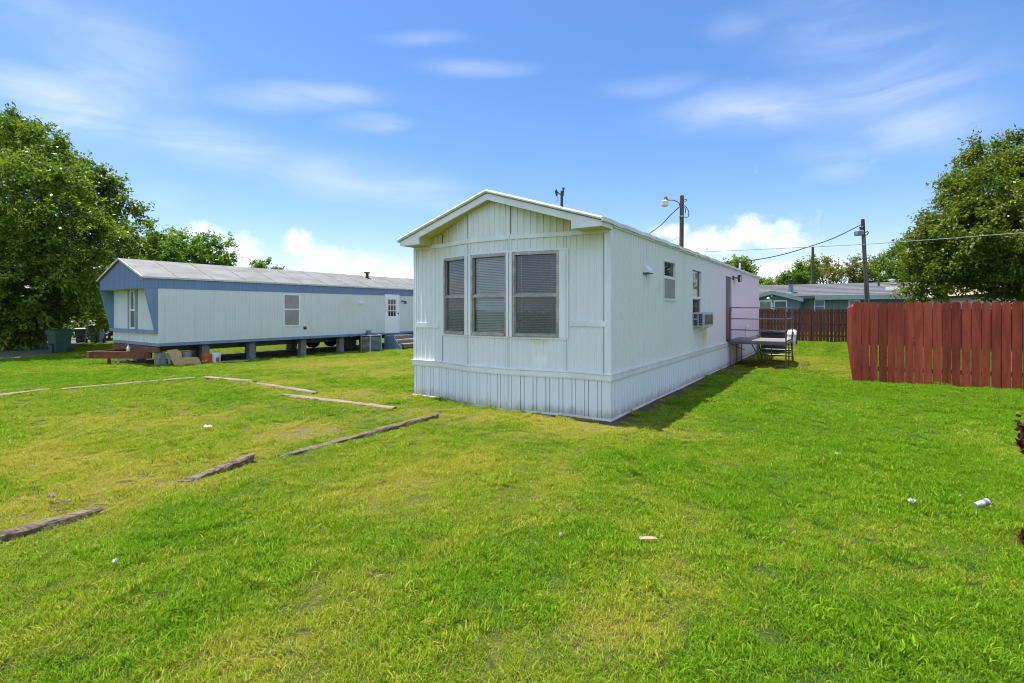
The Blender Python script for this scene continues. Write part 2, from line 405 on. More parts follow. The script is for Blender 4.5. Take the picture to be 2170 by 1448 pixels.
# ------------------------------------------------------------------ the white mobile home
A = Vector((.83, -.558)).normalized(); B = Vector((-A.y, A.x))           # along its front, and back along its side
ROT = math.atan2(A.y, A.x)
W = 3.83; LEN = 14.3; OV = .345
FR_R = Vector((1.386, 7.03)); ORG = FR_R - A * W
EAVE, PEAK = 2.80, 3.415
home = thing('mobile_home', 'white single-wide mobile home with gabled end, bay of three windows and ribbed metal siding', 'mobile home', (ORG.x, ORG.y, 0), ROT)
def roofz(x): return EAVE + (PEAK - EAVE) * (1 - abs(x - W / 2) / (W / 2))
def u_at(px, o):
    """where along the front, at offset o outward, a pixel column of the photograph falls"""
    k = (px - CX) / F_PX; q = ORG - B * o
    return (k * q.y - q.x) / (A.x - k * A.y)
bay = [(0, 0), (u_at(939, 0), 0), (u_at(994, .20), -.20), (u_at(1081, .20), -.20), (u_at(1206, .0), 0), (W, 0)]
fr_len = [0]
for a, b in zip(bay[:-1], bay[1:]): fr_len.append(fr_len[-1] + (Vector(b) - Vector(a)).length)
def facet(i):
    a, b = Vector(bay[i]), Vector(bay[i + 1]); d = (b - a).normalized()
    return flat(a, d, Vector((d.y, -d.x))), (b - a).length
def s_on(i, px):
    """distance along facet i at a pixel column"""
    a, b = Vector(bay[i]), Vector(bay[i + 1]); d = (b - a).normalized()
    w0 = ORG + A * a.x + B * a.y; wd = A * d.x + B * d.y
    k = (px - CX) / F_PX
    return (k * w0.y - w0.x) / (wd.x - k * wd.y)
WZ0, WZ1, WMID = 1.165, 2.45, 1.79
wins = [(1, s_on(1, 942.5), s_on(1, 988.5)), (2, s_on(2, 999.5), s_on(2, 1075.5)), (3, s_on(3, 1087), s_on(3, 1185))]
ops = [(fr_len[i] + a, fr_len[i] + b, WZ0, WZ1) for i, a, b in wins]
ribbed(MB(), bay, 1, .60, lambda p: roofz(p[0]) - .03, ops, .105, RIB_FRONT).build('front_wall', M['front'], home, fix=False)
for n, (i, a, b) in enumerate(wins):
    fr, L = facet(i)
    window_on(home, fr, a, b, WZ0, WZ1, WMID, screen_low=('screen' if n != 1 else None), proud=.028, slat=.0265, tilt=(.0060, .0110, .0040)[n])
# posts between the windows, seams, horizontal trims
t = MB()
for i, s0, s1, za, zb, pr in ((1, s_on(1, 988.5) + .002, facet(1)[1] - .004, WZ0 - .01, WZ1 + .012, .045), (2, .004, s_on(2, 999.5) - .002, WZ0 - .01, WZ1 + .012, .03),
                              (2, s_on(2, 1075.5) + .002, facet(2)[1] - .002, WZ0 - .01, WZ1 + .014, .05), (3, .004, s_on(3, 1087) - .002, WZ0 - .01, WZ1 + .014, .05),
                              (3, s_on(3, 1185) + .002, facet(3)[1] - .045, WZ0 - .012, WZ1 + .012, .024), (3, facet(3)[1] - .035, facet(3)[1] - .005, WZ0 - .012, WZ1 + .012, .032)):
    t.fbox(facet(i)[0], s0, s1, -.02, pr, za, zb)
for i in (1, 2, 3):      # seams running above and below the windows, casing strips
    fr, L = facet(i)
    for s in (.006, L - .026):
        t.fbox(fr, s, s + .020, -.01, .013, .665, WZ0 - .016); t.fbox(fr, s, s + .020, -.01, .013, WZ1 + .016, 2.668)
    t.fbox(fr, .01, L - .01, -.01, .016, WZ1 + .0155, WZ1 + .040); t.fbox(fr, .01, L - .01, -.01, .018, WZ0 - .040, WZ0 - .0125)
for i, s0, s1, za, zb in ((0, .05, facet(0)[1] - .1, 1.25, 1.335), (4, .02, facet(4)[1] - .05, 1.33, 1.41)):
    t.fbox(facet(i)[0], s0, s1, -.01, .019, za, zb)
for i in range(5):
    fr, L = facet(i); t.fbox(fr, (0 if i == 0 else .003), L - (.03 if i == 4 else .003), -.01, .021, 2.668, 2.735)
t.fbox(facet(4)[0], facet(4)[1] - .085, facet(4)[1] - .0115, -.01, .012, .66, 2.665)
t.fbox(facet(0)[0], .011, .05, -.01, .012, .66, 2.665)
for x in (u_at(994, .2), u_at(1081, .2)): t.box(x - .012, x + .012, -.022, .0, 2.737, roofz(x) - .16)
t.build('front_trim', M['trim'], home)
for x0, x1 in ((W - .01, W + .016), (-.016, .010)):
    c = MB(); c.box(x0, x1, -.014, .06, .66, 2.70); c.build('corner_trim', M['trim'], home)
for i in (1, 2, 3):       # open joints between the siding sheets
    fr, L = facet(i)
    for za, zb in ((.67, WZ0 - .042), (WZ1 + .042, 2.665)):
        c = MB(); c.fbox(fr, L - .032, L - .0275, -.012, .0135, za, zb); c.build('sheet_joint', M['dark'], home)
c = MB(); c.fbox(facet(0)[0], facet(0)[1] - .009, facet(0)[1] - .005, -.012, .0135, .67, 1.12); c.build('sheet_joint', M['dark'], home)
c = MB(); c.fbox(facet(4)[0], facet(4)[1] - .0895, facet(4)[1] - .0865, -.012, .0135, .67, 2.66); c.build('sheet_joint', M['dark'], home)
for x in (u_at(938, 0), u_at(994, .2) - .018, u_at(1081, .2) + .016, u_at(1184, 0)):
    c = MB(); c.box(x - .0018, x + .0018, -.0135 if x < .9 or x > 2.5 else -.216, .0, 2.745, roofz(x) - .12); c.build('sheet_joint', M['dark'], home)
# side walls with their windows and door
def t_at(px):
    k = (px - CX) / F_PX; return (k * FR_R.y - FR_R.x) / (B.x - k * B.y)
def z_side(px, py):
    return EYE + (HZ - py) / F_PX * (FR_R.y + B.y * t_at(px))
sfr = flat((W, 0), (0, 1), (1, 0))
S1 = (t_at(1404.5), t_at(1430), z_side(1417, 637.5), z_side(1417, 552.5))
S2 = (t_at(1465), t_at(1484.5), z_side(1475, 694), z_side(1475, 571))
DR = (t_at(1535.5), t_at(1549.5), .70, z_side(1542, 583))
side_path = [(W, 0), (W, LEN)]
sc_ = ribbed(MB(), side_path, 1, .60, EAVE + .01, [S1[:2] + S1[2:], S2[:2] + S2[2:], DR], .078, RIB_SIDE)
zz = 1.43
for j in range(int(LEN / .156)):
    y = .06 + j * .156
    if not (S1[0] - .05 < y < S1[1] + .05 or S2[0] - .05 < y < S2[1] + .05 or DR[0] - .05 < y < DR[1] + .05):
        sc_.fbox(sfr, y - .006, y + .006, .0, .019, zz - .006 + .004 * math.sin(j * 1.7), zz + .006 + .004 * math.sin(j * 1.7))
for z in (.74, 1.0, 1.7, 2.0, 2.3, 2.6):
    for y in (.035, .05): sc_.fbox(sfr, y - .005, y + .005, .0, .020, z - .005, z + .005)
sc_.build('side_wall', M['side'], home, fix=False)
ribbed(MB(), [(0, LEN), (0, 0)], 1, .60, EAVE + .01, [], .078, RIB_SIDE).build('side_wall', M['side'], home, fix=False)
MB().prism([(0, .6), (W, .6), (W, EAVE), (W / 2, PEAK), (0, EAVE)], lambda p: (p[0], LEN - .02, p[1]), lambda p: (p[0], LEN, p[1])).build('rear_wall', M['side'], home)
window_on(home, sfr, *S1, mid=(S1[2] + S1[3]) / 2 + .05, blind='upper', screen_low='screen2', proud=.02, frame_mat='trim')
S2m = z_side(1475, 632)
window_on(home, sfr, S2[0], S2[1], S2[2], S2[3], mid=S2m, blind=None, proud=.02, frame_mat='trim')
cur = MB()                                   # the rumpled cloth behind the tall window
for k in range(14):
    s = S2[0] + .04 + (S2[1] - S2[0] - .08) * k / 13.0; s2 = S2[0] + .04 + (S2[1] - S2[0] - .08) * (k + 1) / 13.0
    if k < 13: cur.quad(sfr(s, -.10 + .02 * (k % 2), S2m - .1), sfr(s2, -.10 + .02 * ((k + 1) % 2), S2m - .1), sfr(s2, -.10 + .025 * ((k + 1) % 2), S2[3] - .05), sfr(s, -.10 + .025 * (k % 2), S2[3] - .05))
cur.build('curtain', pmat('faded_curtain', (.20, .19, .13), (.06, .06, .05), 5, rough=.9), home, fix=False)
d = MB(); d.fbox(sfr, DR[0] + .05, DR[1] - .05, -.05, -.01, DR[2] + .02, DR[3] - .05)
door = d.build('door', M['door_brown'], home)
d = MB(); d.fbox(sfr, DR[0] + .13, DR[1] - .13, -.012, -.004, DR[2] + .1, z_side(1542, 657)); d.build('lower_panel', M['door_red'], door)
d = MB(); d.lathe([(.0, 0), (.035, 0), (.035, .03), (.0, .05)], 10); k = d.build('handle', M['black'], door); k.location = sfr(DR[1] - .12, -.01, 1.55); k.rotation_euler = (0, R(90), 0)
d = MB()
for a0, a1, za, zb in ((DR[0], DR[0] + .05, DR[2], DR[3]), (DR[1] - .05, DR[1], DR[2], DR[3]), (DR[0] + .05, DR[1] - .05, DR[3] - .05, DR[3])): d.fbox(sfr, a0, a1, -.06, .022, za, zb)
d.build('door_frame', M['trim'], home)
# flood lamp by the door, dryer vent, meter pipe
lm = MB(); q = Vector(sfr(t_at(1552), .012, z_side(1552, 589)))
lm.box(q.x, q.x + .03, q.y - .06, q.y + .06, q.z - .06, q.z + .06)
lm.bar(q + Vector((.02, 0, 0)), q + Vector((.14, .12, -.01)), .03)
fl = lm.build('flood_lamp', M['black'], home)
lm = MB(); q2 = q + Vector((.16, .16, -.02))
for a0, a1, b0, b1 in ((-.13, .13, .07, .10), (-.13, .13, -.10, -.07), (-.13, -.10, -.07, .07), (.10, .13, -.07, .07)): lm.box(q2.x - .03, q2.x + .03, q2.y + a0, q2.y + a1, q2.z + b0, q2.z + b1)
lm.build('housing', M['black'], fl)
lm = MB(); lm.box(q2.x - .012, q2.x + .02, q2.y - .10, q2.y + .10, q2.z - .07, q2.z + .07); lm.build('lens', M['lens'], fl)
v = MB(); va, vb = t_at(1360), t_at(1372); vz0, vz1 = z_side(1366, 579), z_side(1366, 563)
v.prism([(.012, vz1), (.05, vz1 - .01), (.11, vz0 + .035), (.11, vz0), (.012, vz0)], lambda p: (W + p[0], va, p[1]), lambda p: (W + p[0], vb, p[1]))
v.build('vent_hood', M['white_plastic'], home)
v = MB(); v.fbox(sfr, va + .02, vb - .02, .012, .10, vz0 - .012, vz0 - .002); v.build('vent_opening', M['black'], home)
mp = MB(); tq = t_at(1578); mp.tube([sfr(tq, .05, .75), sfr(tq, .05, 1.02), sfr(tq + .2, .07, 1.06)], .045, 8); mp.fbox(sfr, tq - .08, tq + .10, .012, .08, 1.02, 1.16)
mp.build('conduit', M['white_plastic'], home)
# skirting and the band above it
ribbed(MB(), [(bay[0][0], bay[0][1] - .012)] + [(x, y - .012) for x, y in bay[1:]], 1, -.02, .60, [], .205, RIB_SKIRT).build('skirting', M['skirt'], home, fix=False)
ribbed(MB(), [(W + .012, 0), (W + .012, LEN)], 1, -.02, .60, [], .12, RIB_FINE).build('skirting', M['skirt'], home, fix=False)
ribbed(MB(), [(-.012, LEN), (-.012, 0)], 1, -.02, .60, [], .12, RIB_FINE).build('skirting', M['skirt'], home, fix=False)
bd = MB()
def band(path, mbx, prof):
    """sweep a small (outward, z) profile along an XY path with mitred corners"""
    pts = [Vector(p) for p in path]; rows = []
    for i, p in enumerate(pts):
        ds = []
        if i: ds.append((p - pts[i - 1]).normalized())
        if i < len(pts) - 1: ds.append((pts[i + 1] - p).normalized())
        ns = [Vector((q.y, -q.x)) for q in ds]
        m = sum(ns, Vector((0, 0))).normalized(); m = m / max(.3, m.dot(ns[0]))
        rows.append([(p.x + m.x * o, p.y + m.y * o, z) for o, z in prof])
    n = len(prof)
    vs = [q for r in rows for q in r]
    fs = [(i * n + k, (i + 1) * n + k, (i + 1) * n + (k + 1) % n, i * n + (k + 1) % n) for i in range(len(rows) - 1) for k in range(n)]
    fs += [tuple(range(n)), tuple((len(rows) - 1) * n + k for k in range(n))]
    mbx.add(vs, fs)
band([(0, LEN)] + bay + [(W, LEN)], bd, [(-.02, .555), (.030, .555), (.036, .575), (.036, .640), (.046, .650), (.046, .664), (-.02, .668)])
bd.build('skirting_band', M['trim'], home)
bd = MB(); band([(0, LEN)] + bay + [(W, LEN)], bd, [(-.02, -.03), (.028, -.03), (.028, .022), (.010, .028), (-.02, .028)]); bd.build('base_track', M['trim'], home)
bd = MB(); bd.box(W + .001, W + .020, -.020, .004, .03, .554); bd.build('corner_trim', M['skirt'], home)
# roof, fascia and soffit
def slope(mb, y0, y1, x_over, dz, th, mat, nm, seg=1, wob=0.0):
    for sgn in (-1, 1):
        xe = W / 2 + sgn * (W / 2 + x_over); ze = EAVE - (PEAK - EAVE) / (W / 2) * x_over + dz
        ys = [y0 + (y1 - y0) * k / seg for k in range(seg + 1)]
        for a, b in zip(ys[:-1], ys[1:]):
            ja, jb = (wob * math.sin(a * 7.3) * math.sin(a * 2.9 + 1), wob * math.sin(b * 7.3) * math.sin(b * 2.9 + 1)) if seg > 1 else (0, 0)
            mb.hexa([(xe, a, ze + ja), (W / 2, a, PEAK + dz), (W / 2, b, PEAK + dz), (xe, b, ze + jb), (xe, a, ze + ja + th), (W / 2, a, PEAK + dz + th), (W / 2, b, PEAK + dz + th), (xe, b, ze + jb + th)])
r = MB(); slope(r, -OV - .02, LEN + .05, .03, .0, .028, None, None, 70, .012); rf = r.build('roof', M['roof_white'], home)
r = MB()
for sgn in (-1, 1):     # rolled metal edge along the rake and the eave
    xe = W / 2 + sgn * (W / 2 + .035)
    r.tube([(xe, -OV - .022, EAVE + .010), (W / 2, -OV - .022, PEAK + .018)], .024, 10)
    for k in range(48):
        a = -OV - .04 + (LEN + .4) * k / 48; b = a + (LEN + .4) / 48 - .004
        j = .006 * math.sin(k * 2.3) ; r.bar((xe + sgn * .012 + j, a, EAVE - .002 + j), (xe + sgn * .012 + .006 * math.sin(k * 2.3 + 2.3), b, EAVE - .002 + .006 * math.sin(k * 2.3 + 2.3)), .026, .055)
r.build('edge_metal', M['lap'], rf)
f = MB()
pt = [(0, 2.71), (.44, 2.71), (.44, roofz(.44) - .115), (W / 2, PEAK - .115), (W - .44, roofz(W - .44) - .115), (W - .44, 2.71), (W, 2.71), (W, EAVE - .012), (W / 2, PEAK - .012), (0, EAVE - .012)]
half = [pt[0], pt[1], pt[2], pt[3], pt[8], pt[9]]; half2 = [pt[3], pt[4], pt[5], pt[6], pt[7], pt[8]]
for hp in (half, half2): f.prism(hp, lambda p: (p[0], -OV, p[1]), lambda p: (p[0], -OV + .03, p[1]))
f.build('fascia', M['trim'], home)
f = MB()
f.quad((.44, -OV + .03, roofz(.44) - .10), (W / 2, -OV + .03, PEAK - .10), (W / 2, .01, PEAK - .10), (.44, .01, roofz(.44) - .10))
f.quad((W - .44, -OV + .03, roofz(.44) - .10), (W / 2, -OV + .03, PEAK - .10), (W / 2, .01, PEAK - .10), (W - .44, .01, roofz(.44) - .10))
for a, b in ((0, .44), (W - .44, W)):
    f.quad((a, -OV + .03, 2.715), (b, -OV + .03, 2.715), (b, .01, 2.715), (a, .01, 2.715))
f.quad((.44, -OV + .03, 2.715), (.44, .01, 2.715), (.44, .01, roofz(.44) - .10), (.44, -OV + .03, roofz(.44) - .10))
f.quad((W - .44, -OV + .03, 2.715), (W - .44, .01, 2.715), (W - .44, .01, roofz(.44) - .10), (W - .44, -OV + .03, roofz(.44) - .10))
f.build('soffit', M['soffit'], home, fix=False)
f = MB(); f.box(W, W + .02, -OV + .002, .06, 2.712, EAVE - .012); f.box(-.02, 0, -OV + .002, .06, 2.712, EAVE - .012); f.box(W + .012, W + .03, .062, LEN, EAVE - .055, EAVE - .012)
f.build('eave_trim', M['trim'], home)
def roof_point(px, xl):
    """local (x, y) on the roof slope at local x = xl under a pixel column"""
    q = ORG + A * xl; k = (px - CX) / F_PX
    return xl, (k * q.y - q.x) / (B.x - k * B.y)
xl, yl = roof_point(1489, 2.9)
v = MB(); v.lathe([(.10, 0), (.10, .30), (.17, .32), (.17, .40), (.10, .44), (0, .44)], 14, (xl, yl, roofz(xl) - .02)); v.build('roof_vent', M['white_plastic'], home)
xl, yl = roof_point(1568, 2.6)
v = MB(); v.lathe([(.045, 0), (.045, .52), (0, .52)], 12, (xl, yl, roofz(xl) - .02)); v.build('vent_pipe', M['white_plastic'], home)
# interior ceiling and floor keep daylight out of the rooms
k = MB(); k.box(.02, W - .02, .02, LEN - .05, .62, .66); k.build('floor_deck', M['dark'], home)

# window air conditioner in the tall window
at0, at1 = t_at(1466.5), t_at(1487); az0, az1 = z_side(1476, 692), z_side(1476, 662)
q = sfr((at0 + at1) / 2, 0, az0); wq = ORG + A * q[0] + B * q[1]
ac = thing('window_air_conditioner', 'white window air conditioner jutting from the tall narrow side window', 'air conditioner', (wq.x, wq.y, az0), ROT)
hw = (at1 - at0) / 2; ah = az1 - az0
k = MB(); k.box(.02, .25, -hw, hw, 0, ah); k.build('case', M['grey_wall'], ac, bevel=.01)
k = MB()
for a0, a1, b0, b1 in ((.04, .115, .58, .90), (.04, .115, .10, .50), (.14, .215, .10, .90)):
    n = 5
    for j in range(n):
        z0 = ah * (b0 + (b1 - b0) * j / n); k.box(a0, a1, -hw - .006, -hw + .01, z0, z0 + ah * (b1 - b0) / n * .86)
k.build('side_louvre', M['conddark'], ac)
k = MB()
for j in range(14):
    y = -hw + .05 + (2 * hw - .1) * j / 14; k.box(.245, .258, y, y + (2 * hw - .1) / 14 * .7, .05, ah - .05)
k.build('rear_grille', pmat('coil_fins', (.20, .17, .14), (.12, .11, .10), 8, rough=.6), ac)
for sy in (-.6, .6):
    k = MB(); k.bar((.02, sy * hw, -.10), (.20, sy * hw, -.012), .022); k.build('bracket', M['white_plastic'], ac)
# ------------------------------------------------------------------ steel entry landing with railing and steps
def to_world(q): return ORG + A * q[0] + B * q[1]
dq0 = t_at(1540)                                  # where the landing meets the wall
dk = thing('entry_landing', 'dark pipe-framed entry landing with railing and weathered board deck at the side door', 'landing', tuple(to_world((W + .03, dq0))) + (0,), ROT)
DW, DL, DH, RH = 1.42, 1.80, .735, 1.63
m = MB()
for j in range(9):
    y = .02 + j * (DL - .04) / 9; m.box(.02, DW - .02, y, y + (DL - .04) / 9 - .012, DH - .035 + random.uniform(-.004, .004), DH + random.uniform(-.003, .003))
m.build('deck_board', M['ply'], dk)
m = MB()
for a, b in (((0, 0), (DW, 0)), ((DW, 0), (DW, DL)), ((0, DL), (DW, DL)), ((0, 0), (0, DL))): m.bar((a[0], a[1], DH - .07), (b[0], b[1], DH - .07), .035, .06)
m.bar((0, 0, DH - .06), (.35, .5, DH - .3), .02)
m.build('deck_frame', M['rail'], dk)
for x, y, top in ((.06, 0, RH), (DW, 0, RH), (DW, DL, RH), (.06, DL * .55, DH - .1), (.06, DL, DH - .1), (DW, DL * .45, DH - .1), (DW * .62, DL, DH - .1)):
    p = MB(); p.tube([(x, y, -.02), (x, y, top)], .017 if top > 1 else .014, 8); p.build('post', M['rail'], dk, smooth=True)
p = MB(); p.bar((.5, .6, DH - .1), (.75, .95, .02), .02); p.build('brace', M['rail'], dk)
for z in (RH, 1.325, 1.02):
    p = MB(); p.tube([(.06, 0, z), (DW, 0, z), (DW, DL, z)], .015, 8); p.build('rail', M['rail'], dk, smooth=True)
for k in range(3):
    z = .56 - k * .185; y = DL + .04 + k * .25
    p = MB(); p.box(.55, DW - .05, y, y + .27, z - .035, z); p.build('step', M['ply'], dk)
for x in (.53, DW - .03):
    p = MB(); p.bar((x, DL + .02, DH - .12), (x, DL + .80, .03), .025, .09); p.build('stringer', M['rail'], dk)

def condenser(name, label, loc, w, d, h, body, fins, cap, cat='air conditioner', rz=ROT, badge=False, louv=12, rounded=False):
    o = thing(name, label, cat, loc, rz)
    k = MB(); k.box(-w / 2, w / 2, -d / 2, d / 2, .0, .05); k.build('base_pan', M[body], o)
    k = MB(); k.box(-w / 2 + .03, w / 2 - .03, -d / 2 + .03, d / 2 - .03, .05, h - .04); k.build('coil', M['black'], o)
    for sx in (-1, 1):
        for sy in (-1, 1):
            k = MB(); k.box(sx * w / 2 - .045 * (sx > 0), sx * w / 2 + .045 * (sx < 0), sy * d / 2 - .045 * (sy > 0), sy * d / 2 + .045 * (sy < 0), .05, h - .04); k.build('corner_post', M[fins], o)
    k = MB()
    for j in range(louv):
        z = .09 + j * (h - .16) / louv
        for y in (-d / 2 + .004, d / 2 - .012): k.box(-w / 2 + .046, w / 2 - .046, y, y + .008, z, z + (h - .16) / louv * .5)
    k.build('front_louvre', M[fins], o)
    k = MB()
    for j in range(louv):
        z = .09 + j * (h - .16) / louv
        for x in (-w / 2 + .004, w / 2 - .012): k.box(x, x + .008, -d / 2 + .046, d / 2 - .046, z, z + (h - .16) / louv * .62)
    k.build('side_louvre', M[body], o)
    k = MB(); k.box(-w / 2 - .012, w / 2 + .012, -d / 2 - .012, d / 2 + .012, h - .045, h); k.build('top_cover', M[cap], o, bevel=.012)
    k = MB()
    for j in range(5): k.lathe([(.07 + j * .05, h + .004), (.075 + j * .05, h + .014), (.08 + j * .05, h + .004)], 24, cap=False)
    k.build('fan_guard', M['black'], o)
    if badge:
        k = MB(); k.box(-.02, .17, -d / 2 - .008, -d / 2 + .002, h - .17, h - .13); k.build('badge', M['badge'], o)
    return o
cw = P(1614, 760, 16.0); cw2 = to_world((W + .58, t_at(1601) + .15))
condenser('condenser_unit', 'dark square air-conditioning condenser behind the pipe landing', (cw2.x + .12, cw2.y + .25, 0), .74, .74, .78, 'conddark', 'conddark', 'conddark', louv=9)
cb = G(772, 746.5)
lc = condenser('condenser_unit', 'blue-grey slatted condenser beside the neighbour home, near its steps', (cb.x + .2, cb.y + .32, cb.z - .02), .60, .62, .73, 'cond', 'condlight', 'condlight', badge=True, louv=12)

# ------------------------------------------------------------------ the neighbouring blue-and-white mobile home
W2, L2 = 3.53, 16.0
O2 = Vector((-13.59, 16.97)); R2 = O2 + A * W2
nb = thing('mobile_home', 'long pale mobile home with blue fascia and grey seamed roof, raised on concrete block piers', 'mobile home', (O2.x, O2.y, 0), ROT)
ZB, ZT, ZE, ZP, OV2 = .465, 2.22, 2.55, 3.165, .37
def t2(px):
    k = (px - CX) / F_PX; return (k * R2.y - R2.x) / (B.x - k * B.y)
def z2(px, py): return EYE + (HZ - py) / F_PX * (R2.y + B.y * t2(px))
nfr = flat((W2, 0), (0, 1), (1, 0)); ffr = flat((0, 0), (1, 0), (0, -1))
NW = (t2(600), t2(635.5), z2(617, 692), z2(617, 623.5)); ND = (t2(814.5), t2(845.5), z2(830, 706.5), z2(830, 624.5))
ND = (ND[0], ND[1], ND[2], ZT + .05)
sc_ = ribbed(MB(), [(W2, 0), (W2, L2)], 1, ZB + .06, ZT + .02, [NW, ND], .10, RIB_FINE)
for z in (1.02, 1.58):
    for j in range(int(L2 / .2)):
        y = .1 + j * .2
        if not (NW[0] - .1 < y < NW[1] + .1 or ND[0] - .1 < y < ND[1] + .1): sc_.fbox(nfr, y - .010, y + .010, .0, .014, z - .010 + .006 * math.sin(j), z + .010 + .006 * math.sin(j))
sc_.build('side_wall', M['left_wall'], nb, fix=False)
ribbed(MB(), [(0, L2), (0, 0)], 1, ZB + .06, ZT + .02, [], .10, RIB_FINE).build('side_wall', M['left_wall'], nb, fix=False)
FW = (1.43, 1.87, .96, 2.19)
ribbed(MB(), [(0, 0), (W2, 0)], 1, ZB + .06, ZT + .02, [FW], .10, RIB_FINE).build('front_wall', M['left_wall'], nb, fix=False)
MB().box(0, W2, L2 - .02, L2, ZB, ZE).build('rear_wall', M['left_wall'], nb)
k = MB(); k.box(.02, W2 - .02, .02, L2 - .03, ZB - .02, ZB + .04); k.build('floor_deck', M['dark'], nb)
k = MB(); k.box(W2, W2 + .018, 0, L2, ZB, ZB + .095); k.box(-.018, W2 + .018, -.018, 0, ZB, ZB + .095); k.build('base_trim', M['bluegrey'], nb)
k = MB(); k.box(0, W2, -.10, 0, .86, .955); k.box(FW[0] - .15, FW[0] - .002, -.022, 0, .957, 2.215); k.box(FW[1] + .002, FW[1] + .15, -.022, 0, .957, 2.215); k.build('front_trim', M['bluegrey'], nb)
for x0 in (0, W2 - .035):
    k = MB(); k.prism([(0, .957), (-.10, .957), (-OV2, 2.222), (0, 2.222)], lambda p: (x0, p[0], p[1]), lambda p: (x0 + .035, p[0], p[1])); k.build('wing_panel', M['bluegrey'], nb)
window_on(nb, ffr, *FW, mid=1.56, blind=None, proud=.02, frame_mat='white_frame', frame_w=.03)
k = MB(); k.box(FW[0] + .04, FW[0] + .15, .12, .14, 1.0, 2.15); k.build('curtain', M['white_plastic'], nb)
window_on(nb, nfr, *NW, mid=(NW[2] + NW[3]) / 2 + .03, blind=None, screen_low='screen2', proud=.02, frame_mat='white_frame', frame_w=.045)
k = MB(); s0, s1, za, zb = NW; k.quad(nfr(s0 + .05, .012, (za + zb) / 2 + .06), nfr(s1 - .05, .012, (za + zb) / 2 + .06), nfr(s1 - .05, .012, zb - .05), nfr(s0 + .05, .012, zb - .05)); k.build('screen', M['screen2'], nb, fix=False)
# gable front and the fascia band
ribbed(MB(), [(0, -OV2), (W2, -OV2)], 1, ZT, lambda p: ZE + (ZP - ZE) * (1 - abs(p[0] - W2 / 2) / (W2 / 2)) - .02, [], .10, RIB_FINE).build('gable_front', M['blue'], nb, fix=False)
ribbed(MB(), [(W2 + .012, -OV2), (W2 + .012, L2)], 1, ZT, ZE - .01, [], .10, RIB_FINE).build('fascia_band', M['blue'], nb, fix=False)
ribbed(MB(), [(-.012, L2), (-.012, -OV2)], 1, ZT, ZE - .01, [], .10, RIB_FINE).build('fascia_band', M['blue'], nb, fix=False)
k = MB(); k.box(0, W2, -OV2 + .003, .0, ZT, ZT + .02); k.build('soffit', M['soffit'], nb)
k = MB()
for sgn in (-1, 1):
    xe = W2 / 2 + sgn * (W2 / 2 + .05)
    k.hexa([(xe, -OV2 - .05, ZE - .02), (W2 / 2, -OV2 - .05, ZP), (W2 / 2, L2 + .05, ZP), (xe, L2 + .05, ZE - .02), (xe, -OV2 - .05, ZE + .01), (W2 / 2, -OV2 - .05, ZP + .03), (W2 / 2, L2 + .05, ZP + .03), (xe, L2 + .05, ZE + .01)])
rf2 = k.build('roof', M['roof_grey'], nb)
k = MB()
for sgn in (-1, 1):
    xe = W2 / 2 + sgn * (W2 / 2 + .055)
    k.bar((xe, -OV2 - .06, ZE - .012), (W2 / 2, -OV2 - .06, ZP + .016), .03, .05); k.bar((xe, -OV2 - .05, ZE - .012), (xe, L2 + .05, ZE - .012), .022, .052)
k.build('edge_metal', pmat('cream_roof_edge', (.58, .56, .47), (.46, .44, .36), 5, rough=.5), rf2)
n = 15
for j in range(n):
    k = MB(); y = .55 + j * 1.06
    pts = []
    for q in range(7):
        f = q / 6; x = W2 / 2 + f * (W2 / 2 + .05); pts.append((x, y + random.uniform(-.03, .03), ZP + .033 - (ZP - ZE + .02) * f))
    for a, b in zip(pts[:-1], pts[1:]):
        k.bar(a, b, random.uniform(.022, .05), .008)
    k.build('seam', M['seam'], rf2)
def roof2(px, xl):
    q = O2 + A * xl; kk = (px - CX) / F_PX; return xl, (kk * q.y - q.x) / (B.x - kk * B.y), ZP - (ZP - ZE) * (xl - W2 / 2) / (W2 / 2)
x, y, z = roof2(778, 2.15)
k = MB(); k.lathe([(.11, 0), (.075, .05), (.07, .24), (.14, .25), (.14, .30), (0, .31)], 14, (x, y, z)); k.build('flue', M['black'], nb)
k = MB(); k.quad((x - .3, y - .22, z + .13 + .02), (x - .3, y + .12, z + .13 + .02), (x + 1.0, y + .30, z - .335), (x + 1.0, y - .05, z - .335))
k.build('flue_stain', pmat('rust_stain', (.20, .14, .075), (.36, .31, .24), 4, rough=.8), rf2, fix=False)
# door, lamp, vents
k = MB(); s0, s1, za, zb = ND
k.fbox(nfr, s0 + .03, s1 - .03, -.04, .028, za + .02, zb - .03); ndr = k.build('door', M['door_white'], nb)
k = MB(); k.fbox(nfr, s0, s0 + .03, -.04, .034, za, zb); k.fbox(nfr, s1 - .03, s1, -.04, .034, za, zb); k.fbox(nfr, s0 + .03, s1 - .03, -.04, .034, zb - .03, zb); k.build('door_frame', M['white_frame'], nb)
ha, hb = s0 + .19, s1 - .22
for r in range(3):
    for c in range(3):
        k = MB(); a0 = ha + (hb - ha) * c / 3; z0 = z2(830, 671) + (z2(830, 634) - z2(830, 671)) * r / 3
        k.fbox(nfr, a0 + .015, a0 + (hb - ha) / 3 - .015, .02, .031, z0 + .02, z0 + (z2(830, 634) - z2(830, 671)) / 3 - .02); k.build('pane', pmat('dark_door_pane', (.02, .018, .016), (.05, .04, .03), 3, rough=.08, spec=.8) if r + c == 0 else bpy.data.materials['dark_door_pane'], ndr)
k = MB(); k.lathe([(0, 0), (.03, 0), (.03, .04), (0, .06)], 10); hd = k.build('handle', M['steel'], ndr); hd.location = nfr(s1 - .09, .03, z2(830, 665)); hd.rotation_euler = (0, R(90), 0)
